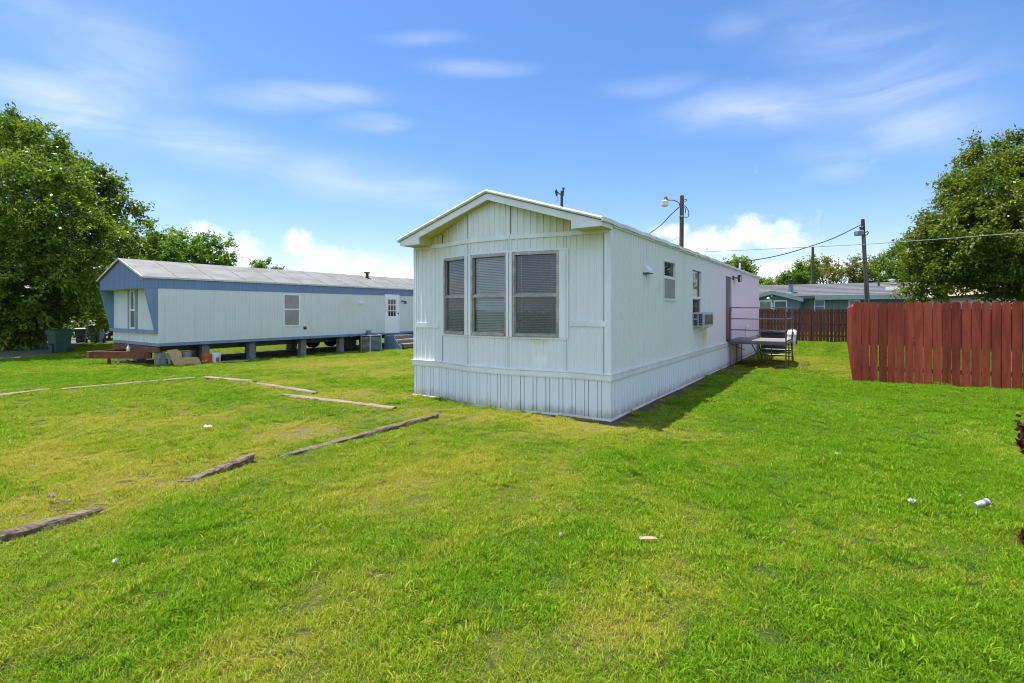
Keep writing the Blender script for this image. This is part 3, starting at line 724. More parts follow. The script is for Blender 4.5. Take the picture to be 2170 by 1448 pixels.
ty = t2(850); k = MB(); k.bar(nfr(ty, .0, z2(850, 638)), nfr(ty + .1, .14, z2(850, 638) - .02), .05); k.lathe([(.03, 0), (.07, -.13), (.0, -.11)], 10, nfr(ty + .12, .16, z2(850, 638))); k.build('wall_lamp', M['black'], nb)
k = MB(); a, b = t2(758), t2(768); k.fbox(nfr, a, b, 0, .07, z2(763, 643), z2(763, 639)); k.fbox(nfr, a - .04, b + .02, 0, .02, z2(763, 645), z2(763, 637.5)); k.build('vent_hood', M['white_plastic'], nb)
k = MB(); a = t2(646); k.fbox(nfr, a - .06, a + .06, .0, .02, z2(646, 698), z2(646, 692)); k.tube([nfr(a, .02, z2(646, 695)), nfr(a, .10, z2(646, 697))], .02, 8); k.build('hose_bib', M['rust'], nb)
k = MB(); a, b = t2(776), t2(782.5); k.fbox(nfr, a, b, .0, .14, z2(779, 708), z2(779, 700.5)); k.tube([nfr(a, .05, z2(779, 706)), nfr(a - .5, .06, z2(779, 709)), nfr(a - .9, .1, z2(779, 712))], .015, 6); k.build('electric_box', M['cond'], nb)
# chassis under the home
for x in (.75, W2 - .75):
    k = MB(); k.box(x - .05, x + .05, .1, L2 - .3, ZB - .22, ZB - .021); k.build('chassis_beam', M['steel'], nb)
k = MB(); k.box(.05, W2 - .05, -.02, .06, ZB - .2, ZB - .022); k.build('front_beam', M['rust'], nb)
k = MB(); tip = (W2 / 2 - .15, -1.02)
for x in (.8, W2 - .8): k.bar((tip[0] + (.05 if x > 2 else -.05), tip[1], .20), (x, .12, .16), .11, .22)
k.bar((tip[0] - .12, tip[1] - .02, .2), (tip[0] + .12, tip[1] - .02, .2), .22, .2); k.build('tow_tongue', M['rust'], nb)
k = MB(); k.lathe([(.09, -.14), (.05, -.12), (.04, .12), (0, .12)], 12, (tip[0] + .18, tip[1] + .35, .0)); k.build('jack_stand', M['rust'], nb)
for y in (7.3, 8.25):
    for x in (.5, W2 - .5):
        k = MB(); k.lathe([(.10, -.11), (.33, -.11), (.36, -.07), (.36, .07), (.33, .11), (.10, .11)], 20); wh = k.build('wheel', M['rubber'], nb); wh.location = (x, y, .20); wh.rotation_euler = (0, R(90), 0)

def nbw(x, y):
    q = O2 + A * x + B * y; return Vector((q.x, q.y, gz(q.x, q.y)))
# concrete block piers
def pier(x, y, h, label, w=.40, d=.22, rz=0.0, first=[None]):
    p = nbw(x, y); o = thing('block_pier', label, 'block pier', p, ROT + rz, 'block piers under the neighbouring home')
    n = max(1, round(h / .2)); hh = h / n
    for j in range(n):
        k = MB(); s = random.uniform(-.012, .012)
        k.box(-w / 2 + s, w / 2 + s, -d / 2, d / 2, j * hh + .002, (j + 1) * hh - .004); k.build('concrete_block', M['block'], o)
    return o
pier(W2 - .20, .13, .40, 'wide concrete block pier under the near front corner, right of the rusty tow tongue', .34, .20)
pier(.75, .5, .25, 'low concrete block pier behind the rusty tow tongue', .4, .25)
ys = [(1.45, 'behind the strand board and first white bucket'), (3.0, 'just right of the white and blue bucket'), (5.0, 'below the screened side window'), (6.75, 'left of the slatted condenser'), (9.2, 'hidden beside the steps'), (11.3, 'past the steps')]
for y, w_ in ys[:4]:
    q = nbw(W2 - .34, y); pier(W2 - .34, y, ZB - .03 - q.z, 'grey concrete block pier under the long side, ' + w_, .22, .22)
for y, w_ in ((2.3, 'seen between the strand board and the orange bucket'), (4.3, 'seen behind the pier below the screened window'), (6.1, 'seen in the shade left of the condenser')):
    pier(.75, y, .36, 'far-row concrete block pier ' + w_, .4, .25)
# steps by the neighbour's door
st = nbw(W2 + .02, (ND[0] + ND[1]) / 2 + .12)
so = thing('entry_steps', 'weathered wooden steps with grey side panel below the nine-pane white door', 'steps', st, ROT)
hgt = ND[2] - st.z - .06; n = 3
for j in range(n):
    z = hgt - j * hgt / 3.6; x0 = (.0 if j == 0 else .62 + (j - 1) * .27)
    k = MB(); k.box(x0, .66 + j * .27, -.55, .55, z - .05, z); k.build('tread', M['concrete'], so)
    k = MB(); k.box(.60 + j * .27, .63 + j * .27, -.52, .52, z - hgt / 3.6 + .001, z - .051); k.build('riser', M['wood'], so)
for y in (-.55, .53):
    k = MB(); k.prism([(0, 0), (1.12, 0), (1.12, hgt * .22), (.88, hgt * .42), (.62, hgt - .06), (0, hgt - .052)], lambda p: (p[0], y - .03, p[1]), lambda p: (p[0], y, p[1])); k.build('side_panel', M['bluegrey'], so)
# things under and beside the neighbouring home
p = G(390, 775)
ob = thing('strand_board_offcut', 'tan L-shaped offcut of strand board leaning under the neighbour home', 'board', (p.x, p.y, p.z), 0)
ob.rotation_euler = (R(-14), 0, R(33))
s = p.y / F_PX
poly = [(-16.5, 0), (32, 1), (25, 16.5), (3, 17.5), (-3.5, 16.5), (-11, 34.5), (-30, 33.5)]
k = MB(); k.prism([(a * s, b * s * 1.03) for a, b in poly], lambda q: (q[0], 0, q[1]), lambda q: (q[0], .014, q[1]))
k.build('board', M['osb'], ob)
def bucket(px, py, label, body, rim, lid, mark, r=.15, h=.33, tilt=0):
    p = G(px, py); o = thing('plastic_bucket', label, 'bucket', (p.x, p.y, p.z), random.uniform(-.4, .4), 'plastic buckets under the neighbouring home')
    k = MB(); k.lathe([(r * .84, 0), (r * .97, h - .07), (r * 1.06, h - .07), (r * 1.06, h - .055), (r * .99, h - .05), (r * 1.0, h - .02), (r * 1.07, h - .018), (r * 1.07, h), (r * .96, h), (r * .82, .02), (0, .02)], 24)
    k.build('body', M[body], o, smooth=True)
    if lid:
        k = MB(); k.lathe([(r * 1.1, h - .03), (r * 1.1, h + .012), (r * .98, h + .016), (0, h + .010)], 24); k.build('lid', M[lid], o)
    k = MB(); pts = [(r * 1.05 * math.cos(a), -.02 - r * .4 * math.sin(a), h - .04 - (.10 if not lid else -.10) * math.sin(a)) for a in [PI * i / 10 for i in range(11)]]
    k.tube(pts, .003, 6); k.build('handle', M['steel'], o)
    if mark:
        k = MB()
        for a0, a1, z0, z1 in mark[1]:
            n = 5
            for i in range(n):
                b0, b1 = R(a0 + (a1 - a0) * i / n), R(a0 + (a1 - a0) * (i + 1) / n); rr = r * .985
                k.quad((rr * math.cos(b0), rr * math.sin(b0), z0), (rr * math.cos(b1), rr * math.sin(b1), z0), (rr * 1.01 * math.cos(b1), rr * 1.01 * math.sin(b1), z1), (rr * 1.01 * math.cos(b0), rr * 1.01 * math.sin(b0), z1))
        k.build('printed_label', M[mark[0]], o, fix=False)
    return o
bucket(366, 771, 'white bucket half hidden by the strand board offcut', 'white_plastic', None, None, ('label_blue', [(-80, -45, .03, .14)]))
bucket(396, 768.5, 'white lidded bucket standing behind the strand board offcut', 'white_plastic', None, 'white_plastic', None, h=.36)
bucket(438, 770.5, 'orange bucket with pale printing beside a white one', 'orange_plastic', None, None, ('label_white', [(-112, -98, .06, .12), (-92, -60, .075, .10), (-96, -84, .10, .135), (-72, -50, .10, .12)]), h=.31)
bucket(457.5, 769.5, 'white bucket with dark blue and red label right of the orange bucket', 'white_plastic', None, 'white_plastic', ('label_blue', [(-78, -40, .05, .19)]), h=.32)
p = G(505, 767); k = MB(); k.bar((-.62, 0, .03), (.62, .02, .03), .10, .035)
tag(k.build('plank', M['paper'], None, loc=p), 'narrow white plank lying in shade right of the buckets', 'plank').rotation_euler = (0, 0, ROT + 1.2)
p = G(258, 767); k = MB()
for j in range(5): k.hexa([(-.18 + j * .08, -.10, 0), (-.10 + j * .08, -.09, 0), (-.09 + j * .08, .08, 0), (-.17 + j * .08, .1, 0), (-.17 + j * .08, -.07, .06 + .03 * (j % 2)), (-.11 + j * .08, -.07, .09 - .03 * (j % 2)), (-.1 + j * .08, .06, .05), (-.16 + j * .08, .07, .07)])
tag(k.build('crumpled_bag', M['paper'], None, loc=p), 'crumpled white plastic bag on the grass under the tow tongue', 'plastic bag')
q = nbw(2.35, -.36)
bt = thing('spray_bottle', 'small white spray bottle standing on the rusty tow tongue', 'bottle', (q.x, q.y, .30), 0)
k = MB(); k.lathe([(.038, 0), (.042, .01), (.042, .11), (.018, .145), (.016, .16)], 14); k.build('body', M['white_plastic'], bt, smooth=True)
k = MB(); k.lathe([(.018, .16), (.018, .19), (0, .195)], 12); k.build('cap', M['lens'], bt)

def trash_bin(px, py, h, w, mat, label, rz):
    p = G(px, py); o = thing('trash_bin', label, 'trash bin', (p.x, p.y, p.z), rz, 'wheeled trash bins by the trees')
    s = lambda k, z: [(-w * k, -w * k, z), (w * k, -w * k, z), (w * k, w * k, z), (-w * k, w * k, z)]
    k = MB(); secs = [(.38, .04), (.46, h * .80), (.52, h * .80), (.52, h * .90), (.48, h * .90)]
    for (a, za), (b, zb) in zip(secs[:-1], secs[1:]):
        k.add(s(a, za) + s(b, zb), [(0, 1, 5, 4), (1, 2, 6, 5), (2, 3, 7, 6), (3, 0, 4, 7)])
    k.add(s(.38, .04), [(0, 1, 2, 3)]); k.build('body', M[mat], o)
    k = MB(); k.add(s(.535, h * .905) + s(.535, h * .94) + s(.40, h * 1.0), [(0, 1, 2, 3), (0, 1, 5, 4), (1, 2, 6, 5), (2, 3, 7, 6), (3, 0, 4, 7), (4, 5, 9, 8), (5, 6, 10, 9), (6, 7, 11, 10), (7, 4, 8, 11), (8, 9, 10, 11)]); k.build('lid', M[mat], o)
    k = MB(); k.tube([(-w * .36, w * .5, h * .87), (-w * .36, w * .66, h * .87), (w * .36, w * .66, h * .87), (w * .36, w * .5, h * .87)], .018, 8); k.build('handle', M[mat], o)
    k = MB(); k.box(-w * .16, w * .16, -w * .50, -w * .40, h * .34, h * .40); k.box(w * .10, w * .16, -w * .47, -w * .36, .06, h * .34); k.build('catch_bar', M['rubber'], o)
    for sx in (-1, 1):
        k = MB(); k.lathe([(0, -.03), (.12, -.03), (.12, .03), (0, .03)], 16); wv = k.build('wheel', M['rubber'], o); wv.location = (sx * w * .40, w * .42, .12); wv.rotation_euler = (0, R(90), 0)
    return o
trash_bin(126, 748, .98, .62, 'bin_green', 'dark green wheeled trash bin on the gravel drive', -.35)
trash_bin(206, 727, 1.0, .52, 'bin_grey', 'pale grey trash bin in tree shade beside the neighbour home', .2)
trash_bin(172, 727, .80, .46, 'bin_grey', 'small dark grey bin between the green and pale grey bins', .5)

# ------------------------------------------------------------------ fences
def fence(name, label, p0, p1, h, mat, face, posts, rails=(.25, .80, 1.42), pitch=.152, gap=.008, cap=.04, jit=.012, parts=True, hj=.012, dog=.035, face_back=False):
    p0, p1 = Vector(p0), Vector(p1); d = (p1 - p0); L = d.length; d /= L
    n = Vector((d.y, -d.x)) * face
    o = thing(name, label, 'fence', (p0.x, p0.y, 0), 0)
    fr = flat((0, 0), d, n); k = MB(); s = 0.0; th = .017
    while s < L - .02:
        w = pitch - gap - random.uniform(0, jit); w = min(w, L - s); z1 = h + random.uniform(-hj, hj); z0 = .015 + random.uniform(0, .02)
        o_ = random.uniform(-.002, .002); lean = random.uniform(-.004, .004)
        poly = [(s, z0), (s + w, z0), (s + w + lean, z1 - dog * 1.3), (s + w * .90 + lean, z1 - dog * .45), (s + w * .76 + lean, z1), (s + w * .24 + lean, z1), (s + w * .10 + lean, z1 - dog * .45), (s + lean, z1 - dog * 1.3)]
        k.prism(poly, lambda q: fr(q[0], o_ + th, q[1]), lambda q: fr(q[0], o_, q[1]))
        s += pitch
    po = k.build('picket_panel', M[mat], o)
    at = po.data.attributes.new('board', 'FLOAT', 'POINT'); nb_ = len(po.data.vertices) // 16; rb = random.Random(len(label))
    at.data.foreach_set('value', [v for _ in range(nb_) for v in [rb.choice((rb.uniform(-.28, .3), rb.uniform(-.1, .12)))] * 16])
    for z in rails:
        k = MB(); k.fbox(fr, 0, L, -.042, -.004, z - .045, z + .045); k.build('rail', M[mat], o)
    for sp in posts:
        k = MB(); k.fbox(fr, sp - .045, sp + .045, -.135, -.044, -.05, h - .06); k.build('post', M[mat], o)
    return o
c0 = G(1808, 809); c1 = G(2170, 828.5); dn = (Vector((c1.x, c1.y)) - Vector((c0.x, c0.y))); dn = dn / dn.length
fence('picket_fence', 'dark red fence panel of rounded pickets facing the lawn, nearest the camera', (c0.x, c0.y), (c0.x + dn.x * 5.6, c0.y + dn.y * 5.6), 1.73, 'red_fence', 1, [.06, 2.45, 4.85], rails=(.30, .86, 1.52), gap=.009, jit=.010)
cf = Vector((16.0, 23.75)); side_d = (cf - Vector((c0.x, c0.y))).normalized()
fence('picket_fence', 'red fence run going back along the grass passage, seen almost edge on', (c0.x + side_d.x * .04, c0.y + side_d.y * .04), (cf.x, cf.y), 1.68, 'red_fence', -1, [2.5, 5, 7.5, 10, 12.5], rails=(.30, .86, 1.50), gap=.009)
bd_ = Vector((-.83, .558)).normalized()
bL = cf + bd_ * 8.0; bR = cf - bd_ * 13.0
fence('picket_fence', 'brown weathered fence across the end of the grass passage', (bL.x, bL.y), (bR.x, bR.y), 1.615, 'brown_fence', 1, [1.5, 4.0, 6.5, 9.0, 11.5, 14, 16.5], gap=.010, jit=.016, hj=.02, rails=(.30, .86, 1.42))
# a drum lying against the brown fence
p = G(1679, 733)
dr = thing('plastic_drum', 'grey and white round drum standing against the brown fence behind the landing', 'drum', (p.x, p.y, p.z), 0)
k = MB(); k.lathe([(.16, 0), (.195, .03), (.20, .22), (.21, .24), (.20, .26), (.20, .48), (.21, .50), (.20, .52), (.18, .64), (.11, .70), (0, .71)], 22); k.build('body', M['white_plastic'], dr, smooth=True)
k = MB()
for a in (-1.3, -2.3): k.tube([(.20 * math.cos(a), .20 * math.sin(a), .02), (.212 * math.cos(a + .15), .212 * math.sin(a + .15), .35), (.19 * math.cos(a + .35), .19 * math.sin(a + .35), .62)], .03, 6)
k.build('strap', M['steel'], dr)

# ------------------------------------------------------------------ poles and cables
def pole(label, px, y_top, px_base, depth, r, group='wooden utility poles'):
    a = P(px_base, HZ, depth); b = P(px, y_top, depth); gzv = gz(a.x, a.y)
    o = thing('utility_pole', label, 'utility pole', (a.x, a.y, gzv), 0, group)
    dx = (b.x - a.x) * ((b.z - gzv) / max(.1, b.z - EYE)) if abs(b.z - EYE) > .1 else 0
    base = Vector((0, 0, -.1)); top = Vector((b.x - a.x, 0, b.z - gzv)); lean = Vector(((b.x - a.x) - dx, 0, -.1)) 
    k = MB(); k.tube([lean, lean.lerp(top, .5), top], [r * 1.15, r, r * .9], 10); k.build('shaft', M['pole'], o, smooth=True)
    return o, top, lean
poA, tA, lA = pole('tall wooden pole with a lamp on a curved arm, behind the white home', 1445, 415, 1443, 24, .105)
def rel(o, px, py, depth): return P(px, py, depth) - o.location
k = MB(); k.tube([rel(poA, 1440, 436, 24), rel(poA, 1439, 431, 24), rel(poA, 1434, 427, 24), rel(poA, 1427, 424.5, 24), rel(poA, 1419, 424.5, 24), rel(poA, 1414, 423.5, 24)], .022, 8); arm = k.build('lamp_arm', M['steel'], poA, smooth=True)
q = rel(poA, 1411, 424, 24)
k = MB(); k.lathe([(.02, .20), (.06, .14), (.10, .02), (.13, -.02), (0, -.03)], 14, tuple(q)); k.build('lamp_head', M['steel'], poA)
k = MB(); k.lathe([(.13, -.03), (.17, -.07), (.165, -.26), (.09, -.32), (0, -.33)], 16, (q.x - .05, q.y, q.z)); k.build('lamp_shade', pmat('aged_lamp_shade', (.62, .50, .36), (.74, .70, .64), 5, rough=.35), poA, smooth=True)
for pts in ([(1448, 424), (1453, 424), (1454, 427), (1448, 428)], [(1448, 437), (1452, 440), (1456.5, 447), (1458, 452), (1457, 460), (1453, 463), (1449, 462)], [(1449, 440), (1451, 446), (1450, 454)]):
    k = MB(); k.tube([rel(poA, a, b, 24) + Vector((0, -.12, 0)) for a, b in pts], .018, 6); k.build('service_loop', M['cable'], poA)
k = MB(); q = rel(poA, 1444.5, 459, 24); k.lathe([(.125, -.03), (.125, .03)], 12, tuple(q)); k.build('pole_band', M['alu'], poA)
poB, tB, lB = pole('pole top with small antenna just above the white home roof', 1190.5, 405, 1190.5, 30, .09)
k = MB(); k.tube([rel(poB, 1193, 415, 30), rel(poB, 1194, 399, 30)], .06, 6); k.lathe([(.05, 0), (.09, .06), (.05, .14), (0, .16)], 8, tuple(rel(poB, 1194, 402, 30)))
k.build('insulator', M['steel'], poB)
k = MB(); k.tube([rel(poB, 1188, 413, 30), rel(poB, 1180, 406, 30)], .035, 6); k.bar(rel(poB, 1177, 404, 30), rel(poB, 1179.5, 416, 30), .11, .08); k.tube([rel(poB, 1179, 402, 30), rel(poB, 1181, 414, 30)], .045, 6)
k.build('antenna', M['steel'], poB)
k = MB(); k.tube([rel(poB, 1180, 415, 30), rel(poB, 1183, 422, 30), rel(poB, 1181, 426, 30), rel(poB, 1176, 431, 30)], .014, 6); k.build('service_loop', M['cable_light'], poB)
poC, tC, lC = pole('leaning wooden pole with a small box lamp, behind the red fence', 1828, 465, 1838.5, 22, .085)
k = MB(); k.tube([rel(poC, 1831, 500, 21.85), rel(poC, 1842, 650, 21.85)], .04, 8); k.build('conduit', M['rail'], poC)
k = MB(); k.box(-.17, .12, -.14, .14, -.13, .05); cl = k.build('lamp_head', M['cond'], poC, bevel=.02); cl.location = rel(poC, 1822, 493, 21.8)
k = MB(); k.box(-.13, .09, -.11, .11, .052, .09); ct = k.build('lens', M['white_plastic'], cl)
k = MB(); k.bar(rel(poC, 1823, 488, 21.8), rel(poC, 1830, 480, 21.85), .05); k.bar(rel(poC, 1824, 486, 21.8), rel(poC, 1823, 481, 21.8), .06); k.build('lamp_arm', M['steel'], poC)
k = MB(); k.tube([rel(poC, 1833, 494, 21.8), rel(poC, 1838, 490.5, 21.8), rel(poC, 1840.5, 493.5, 21.8), rel(poC, 1837, 498, 21.8), rel(poC, 1832, 500, 21.8)], .022, 6); k.build('service_loop', M['cable'], poC)
poD, tD, lD = pole('bare dark wooden pole standing behind the green house', 1722.5, 524, 1720, 48, .13)
def cable(label, pts, r, mat='cable', n=14, sag=None):
    """pts: (px, py, depth) support and passing points joined by a smooth sagging curve"""
    ps = [P(*q) for q in pts]; b = ps[0].copy(); out = []
    for i in range(len(ps) - 1):
        p0 = ps[max(0, i - 1)]; p1 = ps[i]; p2 = ps[i + 1]; p3 = ps[min(len(ps) - 1, i + 2)]
        for k in range(n):
            t = k / n
            out.append(.5 * ((2 * p1) + (p2 - p0) * t + (2 * p0 - 5 * p1 + 4 * p2 - p3) * t * t + (3 * p1 - p0 - 3 * p2 + p3) * t ** 3) - b)
    out.append(ps[-1] - b)
    k = MB(); k.tube(out, r, 6); o = k.build('overhead_cable', M[mat], None, smooth=True, loc=b)
    return tag(o, label, 'cable', 'overhead cables')
cable('thick sagging cable from the leaning pole towards the white home roof', [(1826, 476, 21.9), (1764, 506, 21.9), (1705, 526, 21.8), (1653, 541, 21.6), (1594, 552, 21.4), (1535, 557.5, 21.2), (1470, 556, 21)], .022)
cable('thin straight cable crossing in front of the dark elm-like tree to the right', [(2400, 479, 13.5), (2170, 493.5, 15), (1990, 507, 16.8), (1830, 518, 19), (1690, 525, 21), (1560, 531, 22.8), (1443, 536, 23.9)], .013, 'cable_light')
cable('dark cable dropping left from the lamp pole behind the roof', [(1441, 438, 24), (1422, 455, 23.9), (1402, 476, 23.8), (1378, 494, 23.7), (1340, 520, 23.6)], .022)
cable('short thin cable low on the lamp pole', [(1440, 504, 24), (1421, 511, 24.2), (1390, 521, 24.5)], .012, 'cable_light')
cable('faint cable above the neighbour home beside the white home', [(790, 596, 40), (845, 591.5, 40), (900, 587, 40)], .016, 'cable_light')
# ------------------------------------------------------------------ the green house beyond the fence
GA = Vector((.83, -.558)).normalized(); GB = Vector((-GA.y, GA.x)); GRT = math.atan2(GA.y, GA.x)
gR = Vector((27.1, 32.7)); GL = 24.0; g0 = gR - GA * GL
gh = thing('green_house', 'low green-grey house with grey shingle roof beyond the brown fence', 'house', (g0.x, g0.y, 0), GRT)
GE, GP, GDP = 2.50, 3.52, 7.4
def gx(px, y=0.0):
    q = g0 + GB * y; k = (px - CX) / F_PX; return (k * q.y - q.x) / (GA.x - k * GA.y)
def gzz(px, py, y=0.0):
    x = gx(px, y); q = g0 + GA * x + GB * y; return EYE + (HZ - py) / F_PX * q.y
yw = .45
wx = [(gx(1725, yw), gx(1748.5, yw)), (gx(1798, yw), gx(1823, yw))]
wz = (1.35, gzz(1737, 636.5, yw))
k = MB(); ribbed(k, [(0, yw), (GL - .4, yw)], 1, 0, GE - .05, [(a, b, wz[0], wz[1]) for a, b in wx], .35, [(0, 0), (.02, -.012), (.06, -.012), (.08, 0), (1, 0)])
k.quad((GL - .4, yw, 0), (GL - .4, GDP, 0), (GL - .4, GDP, GE), (GL - .4, yw, GE)); k.quad((0, GDP, 0), (GL - .4, GDP, 0), (GL - .4, GDP, GE), (0, GDP, GE)); k.quad((0, yw, 0), (0, GDP, 0), (0, GDP, GE), (0, yw, GE))
k.build('wall', M['green_wall'], gh, fix=False)
gfr = flat((0, yw), (1, 0), (0, -1))
def far_window(fr, s0, s1, z0, z1, pm, hs=(.5,)):
    w = MB(); f = .07
    w.fbox(fr, s0, s0 + f, -.05, .03, z0, z1); w.fbox(fr, s1 - f, s1, -.05, .03, z0, z1); w.fbox(fr, s0 + f, s1 - f, -.05, .03, z1 - f, z1); w.fbox(fr, s0 + f, s1 - f, -.05, .03, z0, z0 + f)
    for h in hs: w.fbox(fr, s0 + f, s1 - f, -.05, .022, z0 + (z1 - z0) * h - .025, z0 + (z1 - z0) * h + .025)
    wo = w.build('window', M['white_frame'], gh)
    p = MB(); p.quad(fr(s0 + f, -.03, z0 + f), fr(s1 - f, -.03, z0 + f), fr(s1 - f, -.03, z1 - f), fr(s0 + f, -.03, z1 - f)); p.build('pane', M[pm], wo, fix=False)
for a, b in wx: far_window(gfr, a, b, wz[0], wz[1], 'pane_blue', (.52,))
k = MB()
k.hexa([(-.3, 0, GE + .02), (GL, 0, GE + .02), (GL, GDP / 2, GP), (-.3, GDP / 2, GP), (-.3, 0, GE + .10), (GL, 0, GE + .10), (GL, GDP / 2, GP + .08), (-.3, GDP / 2, GP + .08)])
k.hexa([(-.3, GDP / 2, GP), (GL, GDP / 2, GP), (GL, GDP, GE + .02), (-.3, GDP, GE + .02), (-.3, GDP / 2, GP + .08), (GL, GDP / 2, GP + .08), (GL, GDP, GE + .10), (-.3, GDP, GE + .10)])
for j in range(9):
    f0 = j / 9; f1 = (j + .06) / 9
    k.hexa([(-.3, GDP / 2 * f0, GE + .10 + (GP - GE - .02) * f0), (GL, GDP / 2 * f0, GE + .10 + (GP - GE - .02) * f0), (GL, GDP / 2 * f1, GE + .10 + (GP - GE - .02) * f1), (-.3, GDP / 2 * f1, GE + .10 + (GP - GE - .02) * f1),
            (-.3, GDP / 2 * f0, GE + .125 + (GP - GE - .02) * f0), (GL, GDP / 2 * f0, GE + .125 + (GP - GE - .02) * f0), (GL, GDP / 2 * f1, GE + .112 + (GP - GE - .02) * f1), (-.3, GDP / 2 * f1, GE + .112 + (GP - GE - .02) * f1)])
grf = k.build('roof', M['shingle'], gh)
k = MB(); xs = gx(1727, 0); k.box(xs, GL + .02, -.03, 0, GE - .20, GE + .11); k.box(GL - .38, GL + .0, .002, yw + .05, GE - .12, GE + .018); k.build('fascia', M['green_trim'], gh)
k = MB(); k.box(gx(1700, 0), xs - .004, -.03, 0, GE - .08, GE + .09); k.build('gutter', M['shingle'], gh)
k = MB(); k.box(0, GL - .02, .0, yw, GE - .1, GE - .07); k.build('soffit', M['green_trim'], gh)
for px, m_ in ((1950, 'flue'), (1957, 'green_trim')):
    k = MB(); x = gx(px, yw); k.box(x - .07, x + .07, yw - .13, yw - .014, 0, GE - .1); k.build('downpipe', M[m_], gh)
# torn shingles at the right end, skylight, pipes
k = MB()
for j in range(9):
    x = gx(1938 + j * 2.2, 1.0); f = .12 + .25 * random.random(); y = GDP / 2 * f; z = GE + .13 + (GP - GE - .02) * f
    k.hexa([(x - .25, y - .08, z - .02), (x + .25, y - .12, z - .01), (x + .3, y + .1, z + .05), (x - .2, y + .12, z + .05), (x - .25, y - .08, z + .02), (x + .25, y - .12, z + .03), (x + .3, y + .1, z + .07), (x - .2, y + .12, z + .07)])
k.build('torn_shingles', M['rubber'], grf)
x = gx(1891, 1.7); f = 1.35 / (GDP / 2); z = GE + .13 + (GP - GE) * f
k = MB(); k.hexa([(x - .42, .9, z - .19), (x + .42, .9, z - .19), (x + .42, 1.75, z + .1), (x - .42, 1.75, z + .1), (x - .36, .96, z - .03), (x + .36, .96, z - .03), (x + .36, 1.7, z + .2), (x - .36, 1.7, z + .2)]); k.build('skylight', M['block'], gh)
k = MB(); k.lathe([(.13, 0), (.13, .25), (.2, .28), (.2, .36), (0, .4)], 12, (gx(1890, 3), 2.95, GE + .1 + (GP - GE) * .8)); k.build('roof_vent', M['lens'], gh)
k = MB(); k.lathe([(.07, 0), (.06, .45), (0, .46)], 10, (gx(1862, 2.6), 2.6, GE + .1 + (GP - GE) * .7)); k.build('vent_pipe', M['steel'], gh)
# front gable bay with two white windows
yb = -1.5
gxl, gxr, gpk = gx(1572, yb), gx(1694, yb), gx(1637, yb)
ge2, gp2 = gzz(1703, 634, yb), gzz(1637, 619, yb)
gpl = lambda x: ge2 + (gp2 - ge2) * (1 - abs(x - gpk) / (gx(1703, yb) - gpk))
bfr = flat((gxl, yb), (1, 0), (0, -1))
bw = [(gx(1608, yb) - gxl, gx(1635.5, yb) - gxl), (gx(1639.5, yb) - gxl, gx(1668, yb) - gxl)]
bz = (1.30, gzz(1650, 636.5, yb))
k = MB(); ribbed(k, [(gxl, yb), (gpk, yb), (gxr, yb)], 1, 0, lambda p: gpl(p[0]) - .02, [(a, b, bz[0], bz[1]) for a, b in bw], .35, [(0, 0), (.02, -.012), (.06, -.012), (.08, 0), (1, 0)])
k.quad((gxr, yb, 0), (gxr, yw, 0), (gxr, yw, gpl(gxr)), (gxr, yb, gpl(gxr))); k.quad((gxl, yb, 0), (gxl, yw, 0), (gxl, yw, gpl(gxl)), (gxl, yb, gpl(gxl))); k.build('gable_wall', M['green_wall'], gh, fix=False)
for a, b in bw: far_window(bfr, a, b, bz[0], bz[1], 'pane_teal', (.93,))
ov = gx(1703, yb) - gpk
k = MB()
for sg in (-1, 1):
    xe = gpk + sg * ov
    k.hexa([(xe, yb - .3, ge2), (gpk, yb - .3, gp2), (gpk, 3.0, gp2), (xe, 1.2, ge2), (xe, yb - .3, ge2 + .09), (gpk, yb - .3, gp2 + .09), (gpk, 3.0, gp2 + .09), (xe, 1.2, ge2 + .09)])
k.build('gable_roof', M['shingle'], gh)
k = MB()
for sg in (-1, 1):
    xe = gpk + sg * ov
    k.hexa([(xe, yb - .33, ge2 - .2), (gpk, yb - .33, gp2 - .17), (gpk, yb - .302, gp2 - .17), (xe, yb - .302, ge2 - .2), (xe, yb - .33, ge2 + .06), (gpk, yb - .33, gp2 + .07), (gpk, yb - .302, gp2 + .07), (xe, yb - .302, ge2 + .06)])
k.build('gable_fascia', M['green_trim'], gh)
k = MB(); x = gx(1636, yb); k.lathe([(0, -.12), (.07, -.1), (.09, 0), (.05, .08), (0, .1)], 10, (x, yb - .08, gzz(1636, 626, yb))); k.build('wall_lamp', M['lens'], gh)
x = gx(1676, .9); k = MB(); zb_ = GE + .25; k.lathe([(.30, -.15), (.24, .10), (.17, .14), (.165, .78)], 14, (x, .9, zb_)); fl = k.build('flue', M['flue'], gh)
k = MB(); k.lathe([(.165, .78), (.21, .80), (.21, 1.0), (.24, 1.01), (.24, 1.08), (0, 1.12)], 14, (x, .9, zb_)); k.build('cap', M['black'], fl)
# gooseneck light post in front of the gable
p = P(1637, 657, 31)
lp = thing('garden_lamp_post', 'thin white gooseneck lamp post before the green house windows', 'lamp post', (p.x, p.y, 0), 0)
k = MB(); k.tube([(0, 0, 0), (0, 0, 1.55), (-.04, 0, 1.95), (-.16, 0, 2.2), (-.24, 0, 2.28)], .035, 8); k.build('post', M['white_frame'], lp, smooth=True)
k = MB(); k.lathe([(0, .08), (.07, .04), (.09, -.06), (0, -.08)], 10, (-.27, 0, 2.3)); k.build('lamp_head', M['lens'], lp)
